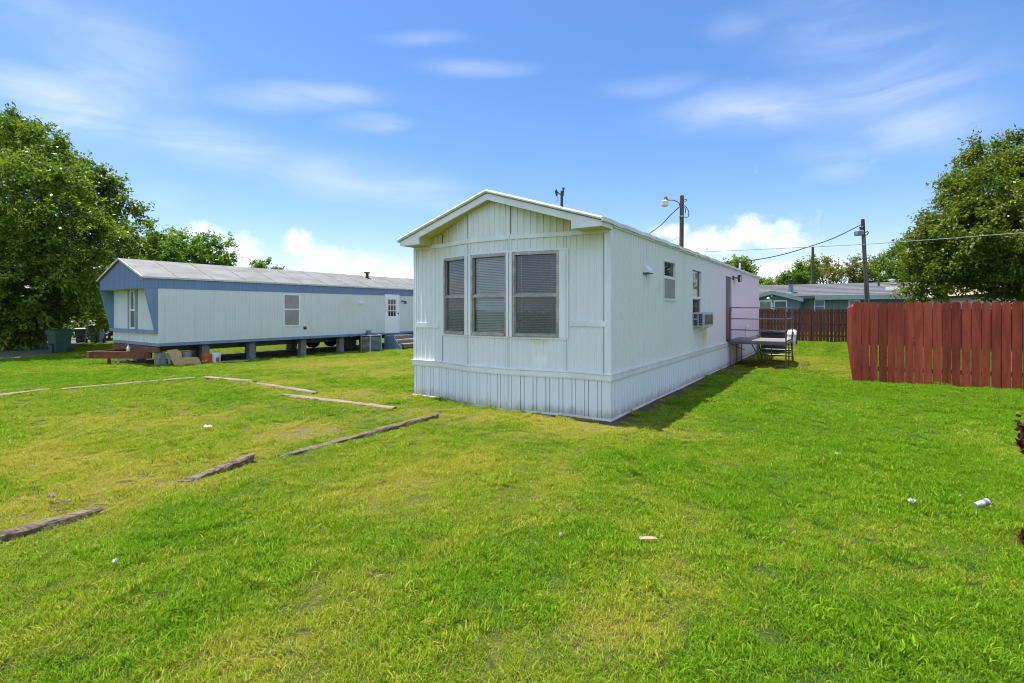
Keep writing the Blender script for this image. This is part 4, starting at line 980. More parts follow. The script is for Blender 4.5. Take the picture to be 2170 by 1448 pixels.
# tan-roofed building far right
p0 = P(1962, 657, 52); p1 = P(2110, 657, 46); d = Vector((p1.x - p0.x, p1.y - p0.y)); L = d.length; rz = math.atan2(d.y, d.x)
tb = thing('tan_roofed_house', 'pale grey building with tan roof half hidden behind the right-hand tree', 'house', (p0.x, p0.y, 0), rz)
k = MB(); k.box(0, L, 0, 6, 0, 2.72); k.build('wall', M['grey_wall'], tb)
k = MB(); k.hexa([(-.4, -.5, 2.70), (L + .4, -.5, 2.70), (L - 1, 3, 4.0), (1, 3, 4.0), (-.4, -.5, 2.84), (L + .4, -.5, 2.84), (L - 1, 3, 4.1), (1, 3, 4.1)]); k.hexa([(1, 3, 4.0), (L - 1, 3, 4.0), (L + .4, 6.5, 2.7), (-.4, 6.5, 2.7), (1, 3, 4.1), (L - 1, 3, 4.1), (L + .4, 6.5, 2.84), (-.4, 6.5, 2.84)]); k.build('roof', M['tan_roof'], tb)
k = MB(); k.box(-.42, L + .42, -.53, -.502, 2.62, 2.84); k.build('fascia', M['steel'], tb)

# ------------------------------------------------------------------ trees
def leaf_mesh(name, pos, nrm, ax, ln, wd, tint, mat, parent):
    """one folded four-cornered leaf per row"""
    n = len(pos); sd = np.cross(nrm, ax); sd /= np.linalg.norm(sd, axis=1, keepdims=True) + 1e-9
    ln = ln[:, None]; wd = wd[:, None]
    v = np.empty((n, 4, 3)); v[:, 0] = pos - ax * ln * .5
    v[:, 1] = pos + sd * wd * .5 + nrm * wd * .12 - ax * ln * .05; v[:, 2] = pos + ax * ln * .5; v[:, 3] = pos - sd * wd * .5 + nrm * wd * .12 - ax * ln * .05
    me = bpy.data.meshes.new(name); me.vertices.add(n * 4); me.vertices.foreach_set('co', v.reshape(-1).astype(np.float32))
    me.loops.add(n * 4); me.loops.foreach_set('vertex_index', np.arange(n * 4, dtype=np.int32))
    me.polygons.add(n); me.polygons.foreach_set('loop_start', np.arange(0, n * 4, 4, dtype=np.int32))
    a = me.attributes.new('tint', 'FLOAT', 'POINT'); a.data.foreach_set('value', np.repeat(tint, 4).astype(np.float32))
    me.update(calc_edges=True); me.materials.append(mat)
    o = bpy.data.objects.new(name, me); COL.objects.link(o); o.parent = parent; return o
def unit(a): return a / (np.linalg.norm(a, axis=1, keepdims=True) + 1e-9)
def foliage(cent, lobes, n_cl, tw_len, n_tw, n_lf, leaf_l, leaf_w, seed, droop=.15, shell=.55, tintspread=.5, updir=.35, zmin=-9, twlen_var=.5):
    """clusters of twigs through the lobes' volume (more toward the outside), leaves along each twig"""
    r = np.random.default_rng(seed); P_, N_, A_, T_, CL = [], [], [], [], []
    vol = np.array([l[3] * l[4] * l[5] for l in lobes]) ** .75; cnt = np.maximum(3, (vol / vol.sum() * n_cl).astype(int))
    for l, m in zip(lobes, cnt):
        c = np.array(l[:3]); rad = np.array(l[3:6])
        d = unit(r.normal(size=(m, 3))); rr = (shell + (1 - shell) * r.random(m)) ** .8
        cl = c + d * rad * rr[:, None]
        keep = cl[:, 2] > zmin; cl, d = cl[keep], d[keep]; m = len(cl)
        ctint = r.normal(0, .16, m)
        for q, dd, ct in zip(cl, d, ctint):
            CL.append((q, c))
            td = unit(dd * .75 + r.normal(0, .75, (n_tw, 3)) + np.array([0, 0, updir])); tl = tw_len * (1 - twlen_var + twlen_var * 1.6 * r.random(n_tw))
            k = n_lf; t = r.random((n_tw, k)) ** .8
            p = q + td[:, None, :] * (t * tl[:, None])[..., None]
            p[..., 2] -= droop * (t * tl[:, None]) ** 2
            p += r.normal(0, .045 + leaf_l * .25, p.shape)
            ax = unit((td[:, None, :] * .8 + r.normal(0, .6, p.shape)).reshape(-1, 3)); ax[:, 2] -= .25; ax = unit(ax)
            nn = r.normal(0, .55, (n_tw * k, 3)); nn[:, 2] += .75; nn = nn - ax * (nn * ax).sum(1, keepdims=True)
            P_.append(p.reshape(-1, 3)); N_.append(unit(nn)); A_.append(ax)
            T_.append(np.clip(.45 + ct + r.normal(0, tintspread * .35, n_tw * k), 0, 1))
    P_, N_, A_, T_ = map(np.concatenate, (P_, N_, A_, T_)); n = len(P_)
    return (P_, N_, A_, leaf_l * (.65 + .7 * r.random(n)), leaf_w * (.65 + .7 * r.random(n)), T_), CL
def tree(label, loc, trunk_h, trunk_r, lobes, n_cl, tw_len, n_tw, n_lf, leaf_l, leaf_w, mat, seed, group='trees around the lots', twigs=.25, name='tree', limb_z=None, trunks=1, cat='tree', **kw):
    rr = random.Random(seed)
    o = thing(name, label, cat, tuple(loc), 0, group)
    lf, cl = foliage((0, 0, 0), lobes, n_cl, tw_len, n_tw, n_lf, leaf_l, leaf_w, seed, **kw)
    leaf_mesh('crown', *lf, M[mat], o)
    k = MB(); tops = []
    for j in range(trunks):
        a = 2 * PI * j / trunks + .4; off = Vector((math.cos(a), math.sin(a), 0)) * (trunk_r * 2.0 * (trunks > 1))
        pts = [off + Vector((0, 0, -.1)), off * 1.3 + Vector((rr.uniform(-.06, .06), rr.uniform(-.06, .06), trunk_h * .5)), off * 2.2 + Vector((rr.uniform(-.15, .15), rr.uniform(-.15, .15), trunk_h))]
        k.tube(pts, [trunk_r * 1.25, trunk_r * .95, trunk_r * .75], 9); tops.append(pts[-1])
    k.build('trunk', M['bark'], o, smooth=True)
    k = MB()
    for l in lobes:
        c = Vector(l[:3]); t0 = tops[rr.randrange(len(tops))]; t0 = t0 - Vector((0, 0, rr.uniform(0, .25) * trunk_h))
        mid = t0.lerp(c, .5) + Vector((rr.uniform(-.3, .3), rr.uniform(-.3, .3), rr.uniform(0, .35))); r0 = trunk_r * rr.uniform(.35, .55)
        k.tube([t0, mid, c], [r0, r0 * .65, r0 * .3], 6)
        for q, cc in cl:
            if abs(cc[0] - l[0]) < 1e-6 and abs(cc[2] - l[2]) < 1e-6 and rr.random() < twigs:
                q = Vector(q); s = mid.lerp(c, rr.random()); m2 = s.lerp(q, .5) + Vector((rr.uniform(-.15, .15), rr.uniform(-.15, .15), rr.uniform(-.1, .2)))
                k.tube([s, m2, q], [r0 * .28, r0 * .18, .012], 5, cap=False)
    k.build('limb', M['bark'], o, smooth=True)
    return o
def lob(px, py, depth, rpx, rpy, base, dy=None):
    """a lobe centred at a pixel and depth, with pixel radii"""
    c = P(px, py, depth) - Vector(base); s = depth / F_PX
    return (c.x, c.y, c.z, rpx * s, (dy if dy else rpx * s), rpy * s)
# the big broadleaf tree on the left
b = P(40, 700, 23); b.z = -.18
lobes = [lob(10, 300, 23, 60, 55, b, 2.4), lob(-90, 330, 23, 130, 100, b, 3.4), lob(85, 350, 22, 70, 60, b, 2.2), lob(160, 400, 22, 68, 55, b, 1.9), lob(225, 440, 22.5, 50, 52, b, 1.5), lob(40, 440, 19.3, 120, 90, b, 2.8),
         lob(150, 505, 20.0, 95, 68, b, 2.2), lob(228, 500, 23.5, 45, 48, b, 1.4), lob(-60, 520, 20, 130, 110, b, 3.0), lob(70, 565, 19.2, 100, 60, b, 2.4), lob(190, 590, 23.5, 80, 60, b, 2.0), lob(-70, 640, 24, 110, 70, b, 2.5), lob(40, 640, 24, 100, 50, b, 2.2), lob(195, 640, 24.5, 55, 45, b, 1.6), lob(20, 690, 25, 60, 30, b, 1.6), lob(5, 655, 21.3, 65, 34, b, 1.3), lob(80, 655, 21.3, 50, 26, b, 1.2), lob(-80, 665, 21.5, 60, 30, b, 1.3), lob(60, 320, 24, 55, 45, b, 1.8)]
tree('huge leafy broadleaf tree filling the left edge behind the trash bins', b, 3.0, .30, lobes, 560, .85, 9, 34, .16, .080, 'leaf_big', 3, trunks=2, twigs=.35, droop=.10)
# lighter trees behind the neighbour home
b = P(300, 700, 36); b.z = -.2
tree('light green tree left of centre behind the neighbour home, beside the huge tree', b, 3, .16, [lob(310, 520, 36, 42, 38, b), lob(280, 560, 36, 60, 40, b), lob(335, 545, 36, 45, 40, b), lob(322, 492, 36, 16, 18, b), lob(270, 620, 36, 70, 60, b), lob(350, 600, 36, 60, 50, b)], 120, .9, 8, 20, .22, .11, 'leaf_mid', 5)
b = P(430, 700, 39); b.z = -.2
tree('rounded light green tree above the seamed roof of the neighbour home', b, 3, .17, [lob(400, 540, 39, 45, 32, b), lob(445, 540, 39, 42, 30, b), lob(375, 560, 39, 45, 35, b), lob(470, 560, 39, 28, 22, b), lob(420, 590, 39, 60, 45, b), lob(360, 525, 39, 32, 24, b), lob(330, 540, 39, 40, 34, b)], 150, .95, 8, 20, .22, .11, 'leaf_mid', 6)
b = P(562, 700, 46); b.z = -.2
tree('small tree top peeking over the neighbour home roof', b, 4.2, .12, [lob(560, 572, 46, 22, 14, b), lob(578, 578, 46, 18, 9, b), lob(545, 580, 46, 20, 12, b)], 26, .8, 6, 14, .24, .12, 'leaf_far', 8)
# undergrowth behind the big tree
for i, (px, py, dep, rx, ry, m_, lb) in enumerate([(110, 690, 33, 90, 45, 'leaf_under', 'sunlit yellow-green bush seen under the big tree behind the green bin'), (-20, 690, 31, 90, 50, 'leaf_under', 'leafy bush in tree shade at the left edge'),
                                             (225, 665, 30, 55, 60, 'leaf_big', 'dark bush in shade behind the pale grey bin'), (20, 650, 36, 120, 70, 'leaf_big', 'dark hedge-like bush far behind the big tree trunk'), (-150, 640, 30, 110, 90, 'leaf_big', 'dark bush beyond the left edge of the drive'), (300, 690, 34, 70, 40, 'leaf_under', 'low bush behind the neighbour home front corner'), (20, 690, 21.6, 75, 34, 'leaf_big', 'dark low growth at the foot of the huge tree, left of the green bin'), (-110, 690, 22.5, 90, 50, 'leaf_big', 'dark low growth at the left edge under the huge tree')]):
    b = P(px, 710, dep); b.z = -.2
    tree(lb, b, .5, .06, [lob(px - rx * .4, py, dep, rx * .6, ry * .8, b), lob(px + rx * .4, py - ry * .15, dep, rx * .6, ry * .9, b), lob(px, py - ry * .5, dep, rx * .5, ry * .6, b)], 56, .75, 8, 17, .20, .10, m_, 20 + i, 'bushes under the trees', name='bush', trunks=3, cat='bush', twigs=.2)
# the big tree on the right
b = P(2185, 700, 20.5); b.z = 0
lobes = [lob(2130, 340, 20.5, 50, 50, b, 1.6), lob(2215, 330, 20.5, 80, 60, b, 2.2), lob(2075, 405, 20.5, 56, 44, b, 1.7), lob(2150, 420, 19.5, 80, 60, b, 2.0), lob(2022, 470, 20.5, 50, 42, b, 1.5), lob(2090, 490, 19.5, 80, 55, b, 1.8), lob(2200, 500, 19.5, 90, 70, b, 2.2),
         lob(1985, 535, 20.5, 48, 42, b, 1.4), lob(2035, 545, 20.0, 60, 38, b, 1.5), lob(2130, 558, 19.5, 70, 45, b, 1.8), lob(2210, 590, 19.5, 80, 60, b, 2.0), lob(1998, 573, 20.5, 26, 20, b, 1.0), lob(2310, 430, 21, 110, 120, b, 2.6), lob(2170, 605, 20.5, 42, 28, b, 1.4), lob(1968, 590, 20.5, 24, 36, b, 1.0), lob(1978, 632, 20.5, 12, 14, b, .6), lob(2085, 562, 20, 46, 20, b, 1.2)]
tree('large dark leafy tree overhanging the red fence at the right edge', b, 2.6, .24, lobes, 540, .75, 9, 32, .135, .064, 'leaf_right', 31, twigs=.4, droop=.22, updir=.15)
# far trees behind the green house
far = [(1925, 575, 60, [(1900, 570, 46, 38), (1945, 560, 44, 40), (1872, 585, 38, 30), (1920, 545, 34, 24), (1850, 595, 26, 20)], 'leaf_far', 'bright green tree behind the green house, right of the leaning pole', 170, .25),
       (1765, 590, 62, [(1740, 575, 40, 25), (1785, 562, 42, 22), (1815, 580, 32, 26), (1720, 590, 30, 16), (1770, 585, 40, 18)], 'leaf_dry', 'sparse browning tree with bare branches showing, behind the green house', 95, .8),
       (1705, 590, 58, [(1702, 585, 22, 22), (1688, 595, 24, 14), (1715, 575, 16, 18)], 'leaf_far', 'green tree around the bare pole behind the green house', 46, .3),
       (1662, 600, 66, [(1655, 600, 24, 8), (1680, 597, 22, 11)], 'leaf_far', 'low tree line top beside the green house flue', 26, .2),
       (1622, 603, 70, [(1618, 604, 18, 8), (1634, 607, 16, 6)], 'leaf_far', 'low distant tree above the left end of the green house roof', 20, .2),
       (1568, 566, 44, [(1562, 566, 16, 10), (1578, 570, 12, 11), (1570, 578, 18, 10)], 'leaf_far', 'small tree top above the far roof end of the white home', 24, .4),
       (2040, 590, 66, [(2010, 585, 60, 35), (2080, 590, 60, 40)], 'leaf_far', 'green tree behind the tan roof', 50, .2)]
for i, (px, py, dep, ls, m_, lb, n, tw) in enumerate(far):
    b = P(px, 657, dep); b.z = 0
    dry = m_ == 'leaf_dry'
    tree(lb, b, 2.4 if dry else 3.0, .30 if dry else .2, [lob(a, c, dep, e, f, b) for a, c, e, f in ls], n, 1.0, 8, 9 if dry else 15, .27, .15, m_, 50 + i, twigs=tw)
b = P(-420, 657, 30); b.z = -.2
tree('broad leafy tree beyond the left edge of the gravel drive', b, 3, .25, [lob(-420, 470, 30, 130, 110, b), lob(-520, 560, 30, 120, 100, b), lob(-320, 560, 30, 110, 100, b), lob(-420, 640, 30, 150, 60, b)], 120, 1.2, 8, 18, .26, .13, 'leaf_big', 71)
# dark red shrub just inside the right edge
b = G(2215, 1150); b.z = 0
r_ = np.random.default_rng(5)
rs = thing('red_leaved_shrub', 'dark red leaved twigs poking in at the right edge of the lawn', 'shrub', tuple(b), 0)
k = MB(); tips = []
for tgt in (P(2152, 888, b.y - .1), P(2160, 905, b.y), P(2158, 925, b.y - .05), P(2162, 935, b.y), P(2152, 1140, b.y - .1), P(2158, 1152, b.y - .05), P(2200, 840, b.y), P(2230, 900, b.y), P(2240, 1000, b.y), *[P(2205 + 85 * r_.random(), 850 + 260 * r_.random(), b.y + r_.uniform(-.25, .25)) for _ in range(14)]):
    tgt = tgt - b; m_ = tgt * .55 + Vector((.10, 0, .06)); k.tube([Vector((.05, 0, -.02)), m_, tgt], [.012, .008, .003], 6); tips.append((m_, tgt))
k.build('stem', M['bark'], rs, smooth=True)
pp, nn, aa = [], [], []
for m_, tgt in tips:
    for j in range(16):
        t = .55 + .45 * r_.random(); q = np.array(m_.lerp(tgt, t)) + r_.normal(0, .016, 3); d = np.array((tgt - m_).normalized()) * .6 + r_.normal(0, .6, 3)
        pp.append(q); aa.append(d); n_ = r_.normal(0, .6, 3); n_[2] += .6; nn.append(n_)
pp, aa, nn = np.array(pp), unit(np.array(aa)), np.array(nn); nn = unit(nn - aa * (nn * aa).sum(1, keepdims=True))
leaf_mesh('foliage', pp, nn, aa, .05 + .03 * r_.random(len(pp)), .022 + .012 * r_.random(len(pp)), r_.random(len(pp)), M['leaf_red'], rs)
# ------------------------------------------------------------------ timbers half sunk in the lawn
def timber(label, p0, p1, w, h0, h1, mat, seed):
    """weathered railway-tie like timber; h0, h1 how far it stands out of the ground at its ends"""
    rr = random.Random(seed); a, b = G(*p0), G(*p1); d = (b - a); L = d.length; d.normalize(); s = Vector((-d.y, d.x, 0)).normalized()
    h0, h1 = h0 * .85, h1 * .85; w *= .92; k = MB(); n = max(8, int(L / .12)); rows = []
    prof = [(-.5, -.6), (-.52, .1), (-.47, .72), (-.36, .96), (-.12, 1.0), (.14, .97), (.36, .93), (.48, .7), (.52, .1), (.5, -.6)]
    for i in range(n + 1):
        t = i / n; h = h0 + (h1 - h0) * t; ww = w * (1 + rr.uniform(-.05, .05)); e = .92 if i in (0, n) else 1
        rows.append([a + d * (L * t + rr.uniform(-.02, .02) * (i in (0, n)) * 2) + s * (u * ww * e + rr.uniform(-.006, .006)) + Vector((0, 0, v * h * e + rr.uniform(-.007, .007) if v > 0 else -.08)) - a for u, v in prof])
    m = len(prof); k.add([q for r in rows for q in r], [(i * m + j, (i + 1) * m + j, (i + 1) * m + j + 1, i * m + j + 1) for i in range(n) for j in range(m - 1)] + [tuple(range(m)), tuple(n * m + j for j in range(m))])
    o = k.build('landscape_timber', M[mat], None, loc=a)
    return tag(o, label, 'timber', 'landscape timbers edging the lawn')
TIMB = [('pale flush timber at the far left edge of the lawn', (-70, 850), (104, 828), .18, .06, .055, 'wood', 1),
        ('long pale timber running right from the far left one', (131, 828), (410, 804), .15, .055, .06, 'wood', 2),
        ('pale timber just right of the corner of the timber outline', (434, 802.5), (538, 812), .17, .06, .075, 'wood', 3),
        ('thin half-buried timber in the middle of the receding row', (548, 815), (667, 836), .14, .045, .065, 'wood', 4),
        ('timber nearest the white home skirting, ending in a cut face', (600, 838), (832, 870), .15, .03, .07, 'wood', 5),
        ('long grey timber running from the lawn to the front of the white home', (594, 969), (926, 885), .12, .025, .08, 'wood_dark', 6),
        ('short dark rotting timber with a broken raised end', (390, 1020), (536, 978), .12, .010, .105, 'wood_dark', 7),
        ('dark timber cut off by the left edge of the picture', (-140, 1185), (212, 1084), .135, .07, .045, 'wood_dark', 8)]
for t_ in TIMB: timber(*t_)

# litter on the lawn
def scrap(name, label, cat, px, py, w, d, h, mat, rz=0.0, tilt=.15, group=None, lift=.045):
    p = G(px, py); rr = random.Random(int(px * 7 + py)); k = MB(); n = 5
    up = [[Vector((-w / 2 + w * i / n, -d / 2 + d * j / 3, h * rr.uniform(.2, 1.0))) for j in range(4)] for i in range(n + 1)]
    th = max(.004, h * .12); m = 4; vs = [q for r in up for q in r]; low = [q - Vector((0, 0, th)) for q in vs]; N0 = len(vs)
    fs = [(i * m + j, (i + 1) * m + j, (i + 1) * m + j + 1, i * m + j + 1) for i in range(n) for j in range(m - 1)]
    fs2 = [tuple(x + N0 for x in reversed(f)) for f in fs]
    rim = [i * m for i in range(n + 1)] + [n * m + j for j in range(1, m)] + [i * m + m - 1 for i in range(n - 1, -1, -1)] + [j for j in range(m - 2, 0, -1)]
    k.add(vs + low, fs + fs2 + [(rim[i], rim[(i + 1) % len(rim)], rim[(i + 1) % len(rim)] + N0, rim[i] + N0) for i in range(len(rim))])
    o = k.build(name, M[mat], None, loc=(p.x, p.y, p.z + lift)); o.rotation_euler = (tilt, tilt * .6, rz); return tag(o, label, cat, group)
p = G(2080, 1087); cup = thing('crushed_cup', 'white crushed cup lying on its side on the right of the lawn', 'cup', (p.x, p.y, p.z + .072), 0)
cup.rotation_euler = (R(80), R(6), R(98))
k = MB(); k.lathe([(.019, -.062), (.025, .052), (.027, .055), (.022, .055), (.016, -.055), (0, -.055)], 16); k.build('body', M['paper'], cup, smooth=True)
k = MB(); k.lathe([(.0235, .012), (.0254, .042)], 16, cap=False); k.build('blue_stripe', M['label_blue'], cup)
for a in [('paper_scrap', 'small crumpled white scrap left of the crushed cup', 'litter', 1931, 1078, .055, .03, .035, 'paper', .3), ('paper_scrap', 'tiny pale scrap just behind the crushed cup', 'litter', 2035, 1066, .025, .02, .03, 'paper', .9),
          ('wood_chip', 'flat pale wood chip lying in the middle foreground', 'wood chip', 1373, 1157, .125, .032, .012, 'chip', .15), ('dry_leaf', 'tiny curled dry leaf left of the pale wood chip', 'leaf', 1188, 1150, .03, .02, .03, 'chip', 1.0),
          ('paper_scrap', 'white scrap on the grass between the two timber rows', 'litter', 441, 913, .095, .05, .03, 'paper', .2), ('paper_scrap', 'small bright white scrap in the left foreground', 'litter', 244, 1208, .028, .028, .03, 'paper', .5),
          ('paper_scrap', 'thin pale scrap on the bright green lawn before the red fence', 'litter', 1776, 972, .06, .02, .02, 'paper', .1), ('paper_scrap', 'pale scrap near the right edge of the lawn above the cup', 'litter', 2046, 921, .06, .02, .018, 'chip', .0),
          ('wood_chip', 'broken bark sliver beside the dark timber at the left edge', 'wood chip', 128, 1079, .13, .03, .03, 'wood_dark', .5), ('stone', 'small pale stone by the dark timber at the left edge', 'stone', 110, 1067, .05, .04, .045, 'chip', .1)]:
    scrap(*a)

# ------------------------------------------------------------------ terrain
def vnoise(x, y, seed):
    """smooth value noise, vectorised"""
    xi, yi = np.floor(x).astype(np.int64), np.floor(y).astype(np.int64); fx, fy = x - xi, y - yi
    h = lambda a, b: ((np.sin(a * 127.1 + b * 311.7 + seed * 74.7) * 43758.5453) % 1.0)
    u, v = fx * fx * (3 - 2 * fx), fy * fy * (3 - 2 * fy)
    return (h(xi, yi) * (1 - u) + h(xi + 1, yi) * u) * (1 - v) + (h(xi, yi + 1) * (1 - u) + h(xi + 1, yi + 1) * u) * v
def fbm(x, y, seed, o=4):
    return sum(vnoise(x * 2 ** k, y * 2 ** k, seed + k) * .5 ** k for k in range(o)) / sum(.5 ** k for k in range(o))
def S01v(t): t = np.clip(t, 0, 1); return t * t * (3 - 2 * t)
def gzv(x, y): return -0.19 * S01v((y - 9.5) / 9.0) * S01v((-x - 1.5) / 4.0)
def rect_dist(x, y, org, a, b, w, l):
    """signed distance-like value to a building footprint: below 0 inside"""
    dx, dy = x - org.x, y - org.y; u = dx * a.x + dy * a.y; v = dx * b.x + dy * b.y
    return np.maximum(np.maximum(-u, u - w), np.maximum(-v, v - l))
# the gravel drive behind the lawn, and the bare earth under the neighbour home
DRV = [G(-260, 768), G(0, 764), G(70, 757), G(125, 749), G(155, 737), G(205, 719), G(320, 706), G(320, 698), G(190, 698), G(100, 703), G(-40, 712), G(-300, 722)]
DRV = [(p.x, p.y) for p in DRV]
def in_poly(x, y, poly):
    ins = np.zeros(x.shape, bool); n = len(poly)
    for i in range(n):
        (x0, y0), (x1, y1) = poly[i], poly[(i + 1) % n]
        c = ((y0 > y) != (y1 > y)) & (x < (x1 - x0) * (y - y0) / (y1 - y0 + 1e-12) + x0); ins ^= c
    return ins
patches = [(625, 915, .42, 1.2), (730, 838, .5, 1.1), (862, 842, .35, .9), (585, 815, .6, .6), (60, 975, .5, 1.1), (300, 1015, .5, .7), (360, 1030, .35, .8), (90, 1085, .4, .7), (1745, 780, .9, .65), (1790, 800, .4, .9), (1700, 760, 1.2, .4), (1640, 745, 1.0, .4),
           (1450, 920, .5, .5), (900, 880, .5, .5), (1180, 890, .5, .7), (1250, 900, .5, .8), (1050, 885, .4, .55), (1000, 1000, .8, .3), (800, 1030, .7, .3), (200, 900, 1.0, .35), (640, 775, 1.6, .35), (770, 770, 1.5, .55), (540, 960, .35, .7), (250, 985, .6, .5), (420, 880, .8, .3), (1310, 1330, .15, .6), (500, 1360, .3, .4), (900, 1380, .25, .4), (1500, 1260, .2, .45), (820, 790, 1.0, .5)]
PT = [(G(a, b).x, G(a, b).y, r, k) for a, b, r, k in patches]
greens = [(1900, 830, 1.4, .6), (2100, 860, 1.6, .55), (1700, 900, 1.0, .35), (2000, 1000, .9, .3), (1900, 1330, .5, .35), (200, 800, 2.0, .45), (560, 760, 2.0, .35), (1620, 1020, .25, .5), (1580, 1080, .3, .45), (480, 850, .7, .35), (1450, 1000, .6, .2), (120, 770, 1.8, .5), (620, 880, .5, .35)]
GN_ = [(G(a, b).x, G(a, b).y, r, k) for a, b, r, k in greens]
def dryness(x, y):
    d = .28 * (fbm(x * .55, y * .55, 3) - .35) + .55 * (fbm(x * 2.1 + 7, y * 2.1, 9, 3) - .42) + .45 * (vnoise(x * 5.3, y * 5.3, 15) - .5) + .15
    u = x * .83 - y * .558            # mowing stripes run along the homes
    d += .08 * np.sin(u * 5.5 + 1.5 * fbm(x * .4, y * .4, 21))
    d += .05 * S01v((1.5 - x) / 4.0) - .12 * S01v((x - .8) / 2.5)
    for px, py, r, k in PT:
        rr = r * (.7 + .7 * fbm(x * 2.5, y * 2.5, 40, 2)); d += k * np.exp(-((x - px) ** 2 + (y - py) ** 2) / (rr * rr))
    for px, py, r, k in GN_: d -= k * np.exp(-((x - px) ** 2 + (y - py) ** 2) / (r * r))
    return np.clip(d, 0, 1)
def bare(x, y):
    """1 where the ground is bare"""
    rh = rect_dist(x, y, ORG, A, B, W, LEN); rn = rect_dist(x, y, O2, A, B, W2, L2)
    edge = .16 + .16 * fbm(x * 2, y * 2, 51, 2)
    right = S01v(((x - ORG.x) * A.x + (y - ORG.y) * A.y - W * .93) / .2)
    b = S01v((edge * (.4 + .6 * right) + .05 - rh) / .12)
    b = np.maximum(b, S01v((.05 + .2 * fbm(x * 1.5, y * 1.5, 61, 2) - rn) / .25))
    la = (x - ORG.x) * A.x + (y - ORG.y) * A.y; lb = (x - ORG.x) * B.x + (y - ORG.y) * B.y
    b = np.maximum(b, .75 * np.exp(-(((la - W - .7) / .8) ** 2 + ((lb - dq0 - 1.4) / 1.6) ** 2) * 1.3))
    for px, py, r, k in PT[:4] + PT[5:8]: b = np.maximum(b, .45 * k * np.exp(-((x - px) ** 2 + (y - py) ** 2) / (r * r * .4)))
    return b
def axis(lo, hi, near_lo, near_hi, step):
    v = list(np.arange(near_lo, near_hi + 1e-6, step)); s, x = step, near_hi
    while x < hi: s *= 1.35; x += s; v.append(x)
    s, x = step, near_lo; pre = []
    while x > lo: s *= 1.35; x -= s; pre.append(x)
    return np.array(pre[::-1] + v)
xs, ys = axis(-900, 900, -24, 20, .22), axis(-300, 1500, .4, 26, .22)
X, Y = np.meshgrid(xs, ys); Z = gzv(X, Y) + .03 * (fbm(X * .8, Y * .8, 5, 3) - .5) * (np.hypot(X, Y) < 40)
nx, ny = len(xs), len(ys)
me = bpy.data.meshes.new('lawn_ground'); idx = np.arange(nx * ny).reshape(ny, nx)
q = np.stack([idx[:-1, :-1], idx[:-1, 1:], idx[1:, 1:], idx[1:, :-1]], -1).reshape(-1, 4)
me.from_pydata(np.stack([X, Y, Z], -1).reshape(-1, 3).tolist(), [], q.tolist())
for nm, vals in (('dry', dryness(X, Y)), ('bare', bare(X, Y))):
    at = me.attributes.new(nm, 'FLOAT', 'POINT'); at.data.foreach_set('value', vals.reshape(-1).astype(np.float32))
me.polygons.foreach_set('use_smooth', [True] * len(me.polygons))
def gz2(x, y): return gzv(x, y) + .03 * (fbm(x * .8, y * .8, 5, 3) - .5)
m, nt, out = newmat('lawn_earth')
bs = N(nt, 'ShaderNodeBsdfPrincipled'); bs.inputs['Roughness'].default_value = .95; bs.inputs['Specular IOR Level'].default_value = .1
ad = N(nt, 'ShaderNodeAttribute', attribute_name='dry'); ab = N(nt, 'ShaderNodeAttribute', attribute_name='bare')
v = coord(nt, 'Object')
gcol = mix(nt, ad.outputs['Fac'], (.045, .085, .010), (.25, .205, .06))
fine = noise(nt, v, 38, 5, .7); gcol = mix(nt, maprange(nt, fine, .35, .7), gcol, (.045, .065, .012))
earth = mix(nt, maprange(nt, noise(nt, v, 14, 6, .7), .35, .7), (.145, .105, .065), (.075, .055, .038))
gcol = mix(nt, ab.outputs['Fac'], gcol, earth)
nt.links.new(gcol, bs.inputs['Base Color'])
bp = N(nt, 'ShaderNodeBump'); bp.inputs['Strength'].default_value = .8; bp.inputs['Distance'].default_value = .04; nt.links.new(fine, bp.inputs['Height']); nt.links.new(bp.outputs[0], bs.inputs['Normal'])
nt.links.new(bs.outputs[0], out.inputs[0]); me.materials.append(m)
go = bpy.data.objects.new('lawn_ground', me); COL.objects.link(go); go['kind'] = 'structure'; go['label'] = 'mown lawn with green and straw coloured patches'
# gravel drive: one thin sheet
k = MB(); pts = [Vector((x, y)) for x, y in DRV]
bm = bmesh.new(); fv = bm.faces.new([bm.verts.new((x, y, 0)) for x, y in DRV]); bmesh.ops.triangulate(bm, faces=[fv])
for _ in range(4): bmesh.ops.subdivide_edges(bm, edges=[e for e in bm.edges if e.calc_length() > .7], cuts=1, use_grid_fill=False)
bmesh.ops.triangulate(bm, faces=bm.faces)
for vv in bm.verts: vv.co.z = float(gz2(np.array(vv.co.x), np.array(vv.co.y))) + .018
bm.normal_update()
me = bpy.data.meshes.new('gravel_drive'); bm.to_mesh(me); bm.free()
m = pmat('pale_gravel', (.17, .16, .145), (.09, .083, .073), 22, (1, 1, 1), .95, .9, 55, col3=(.10, .10, .05), s3=.12); me.materials.append(m)
o = bpy.data.objects.new('gravel_drive', me); COL.objects.link(o); o['kind'] = 'structure'; o['label'] = 'pale gravel drive in tree shade'

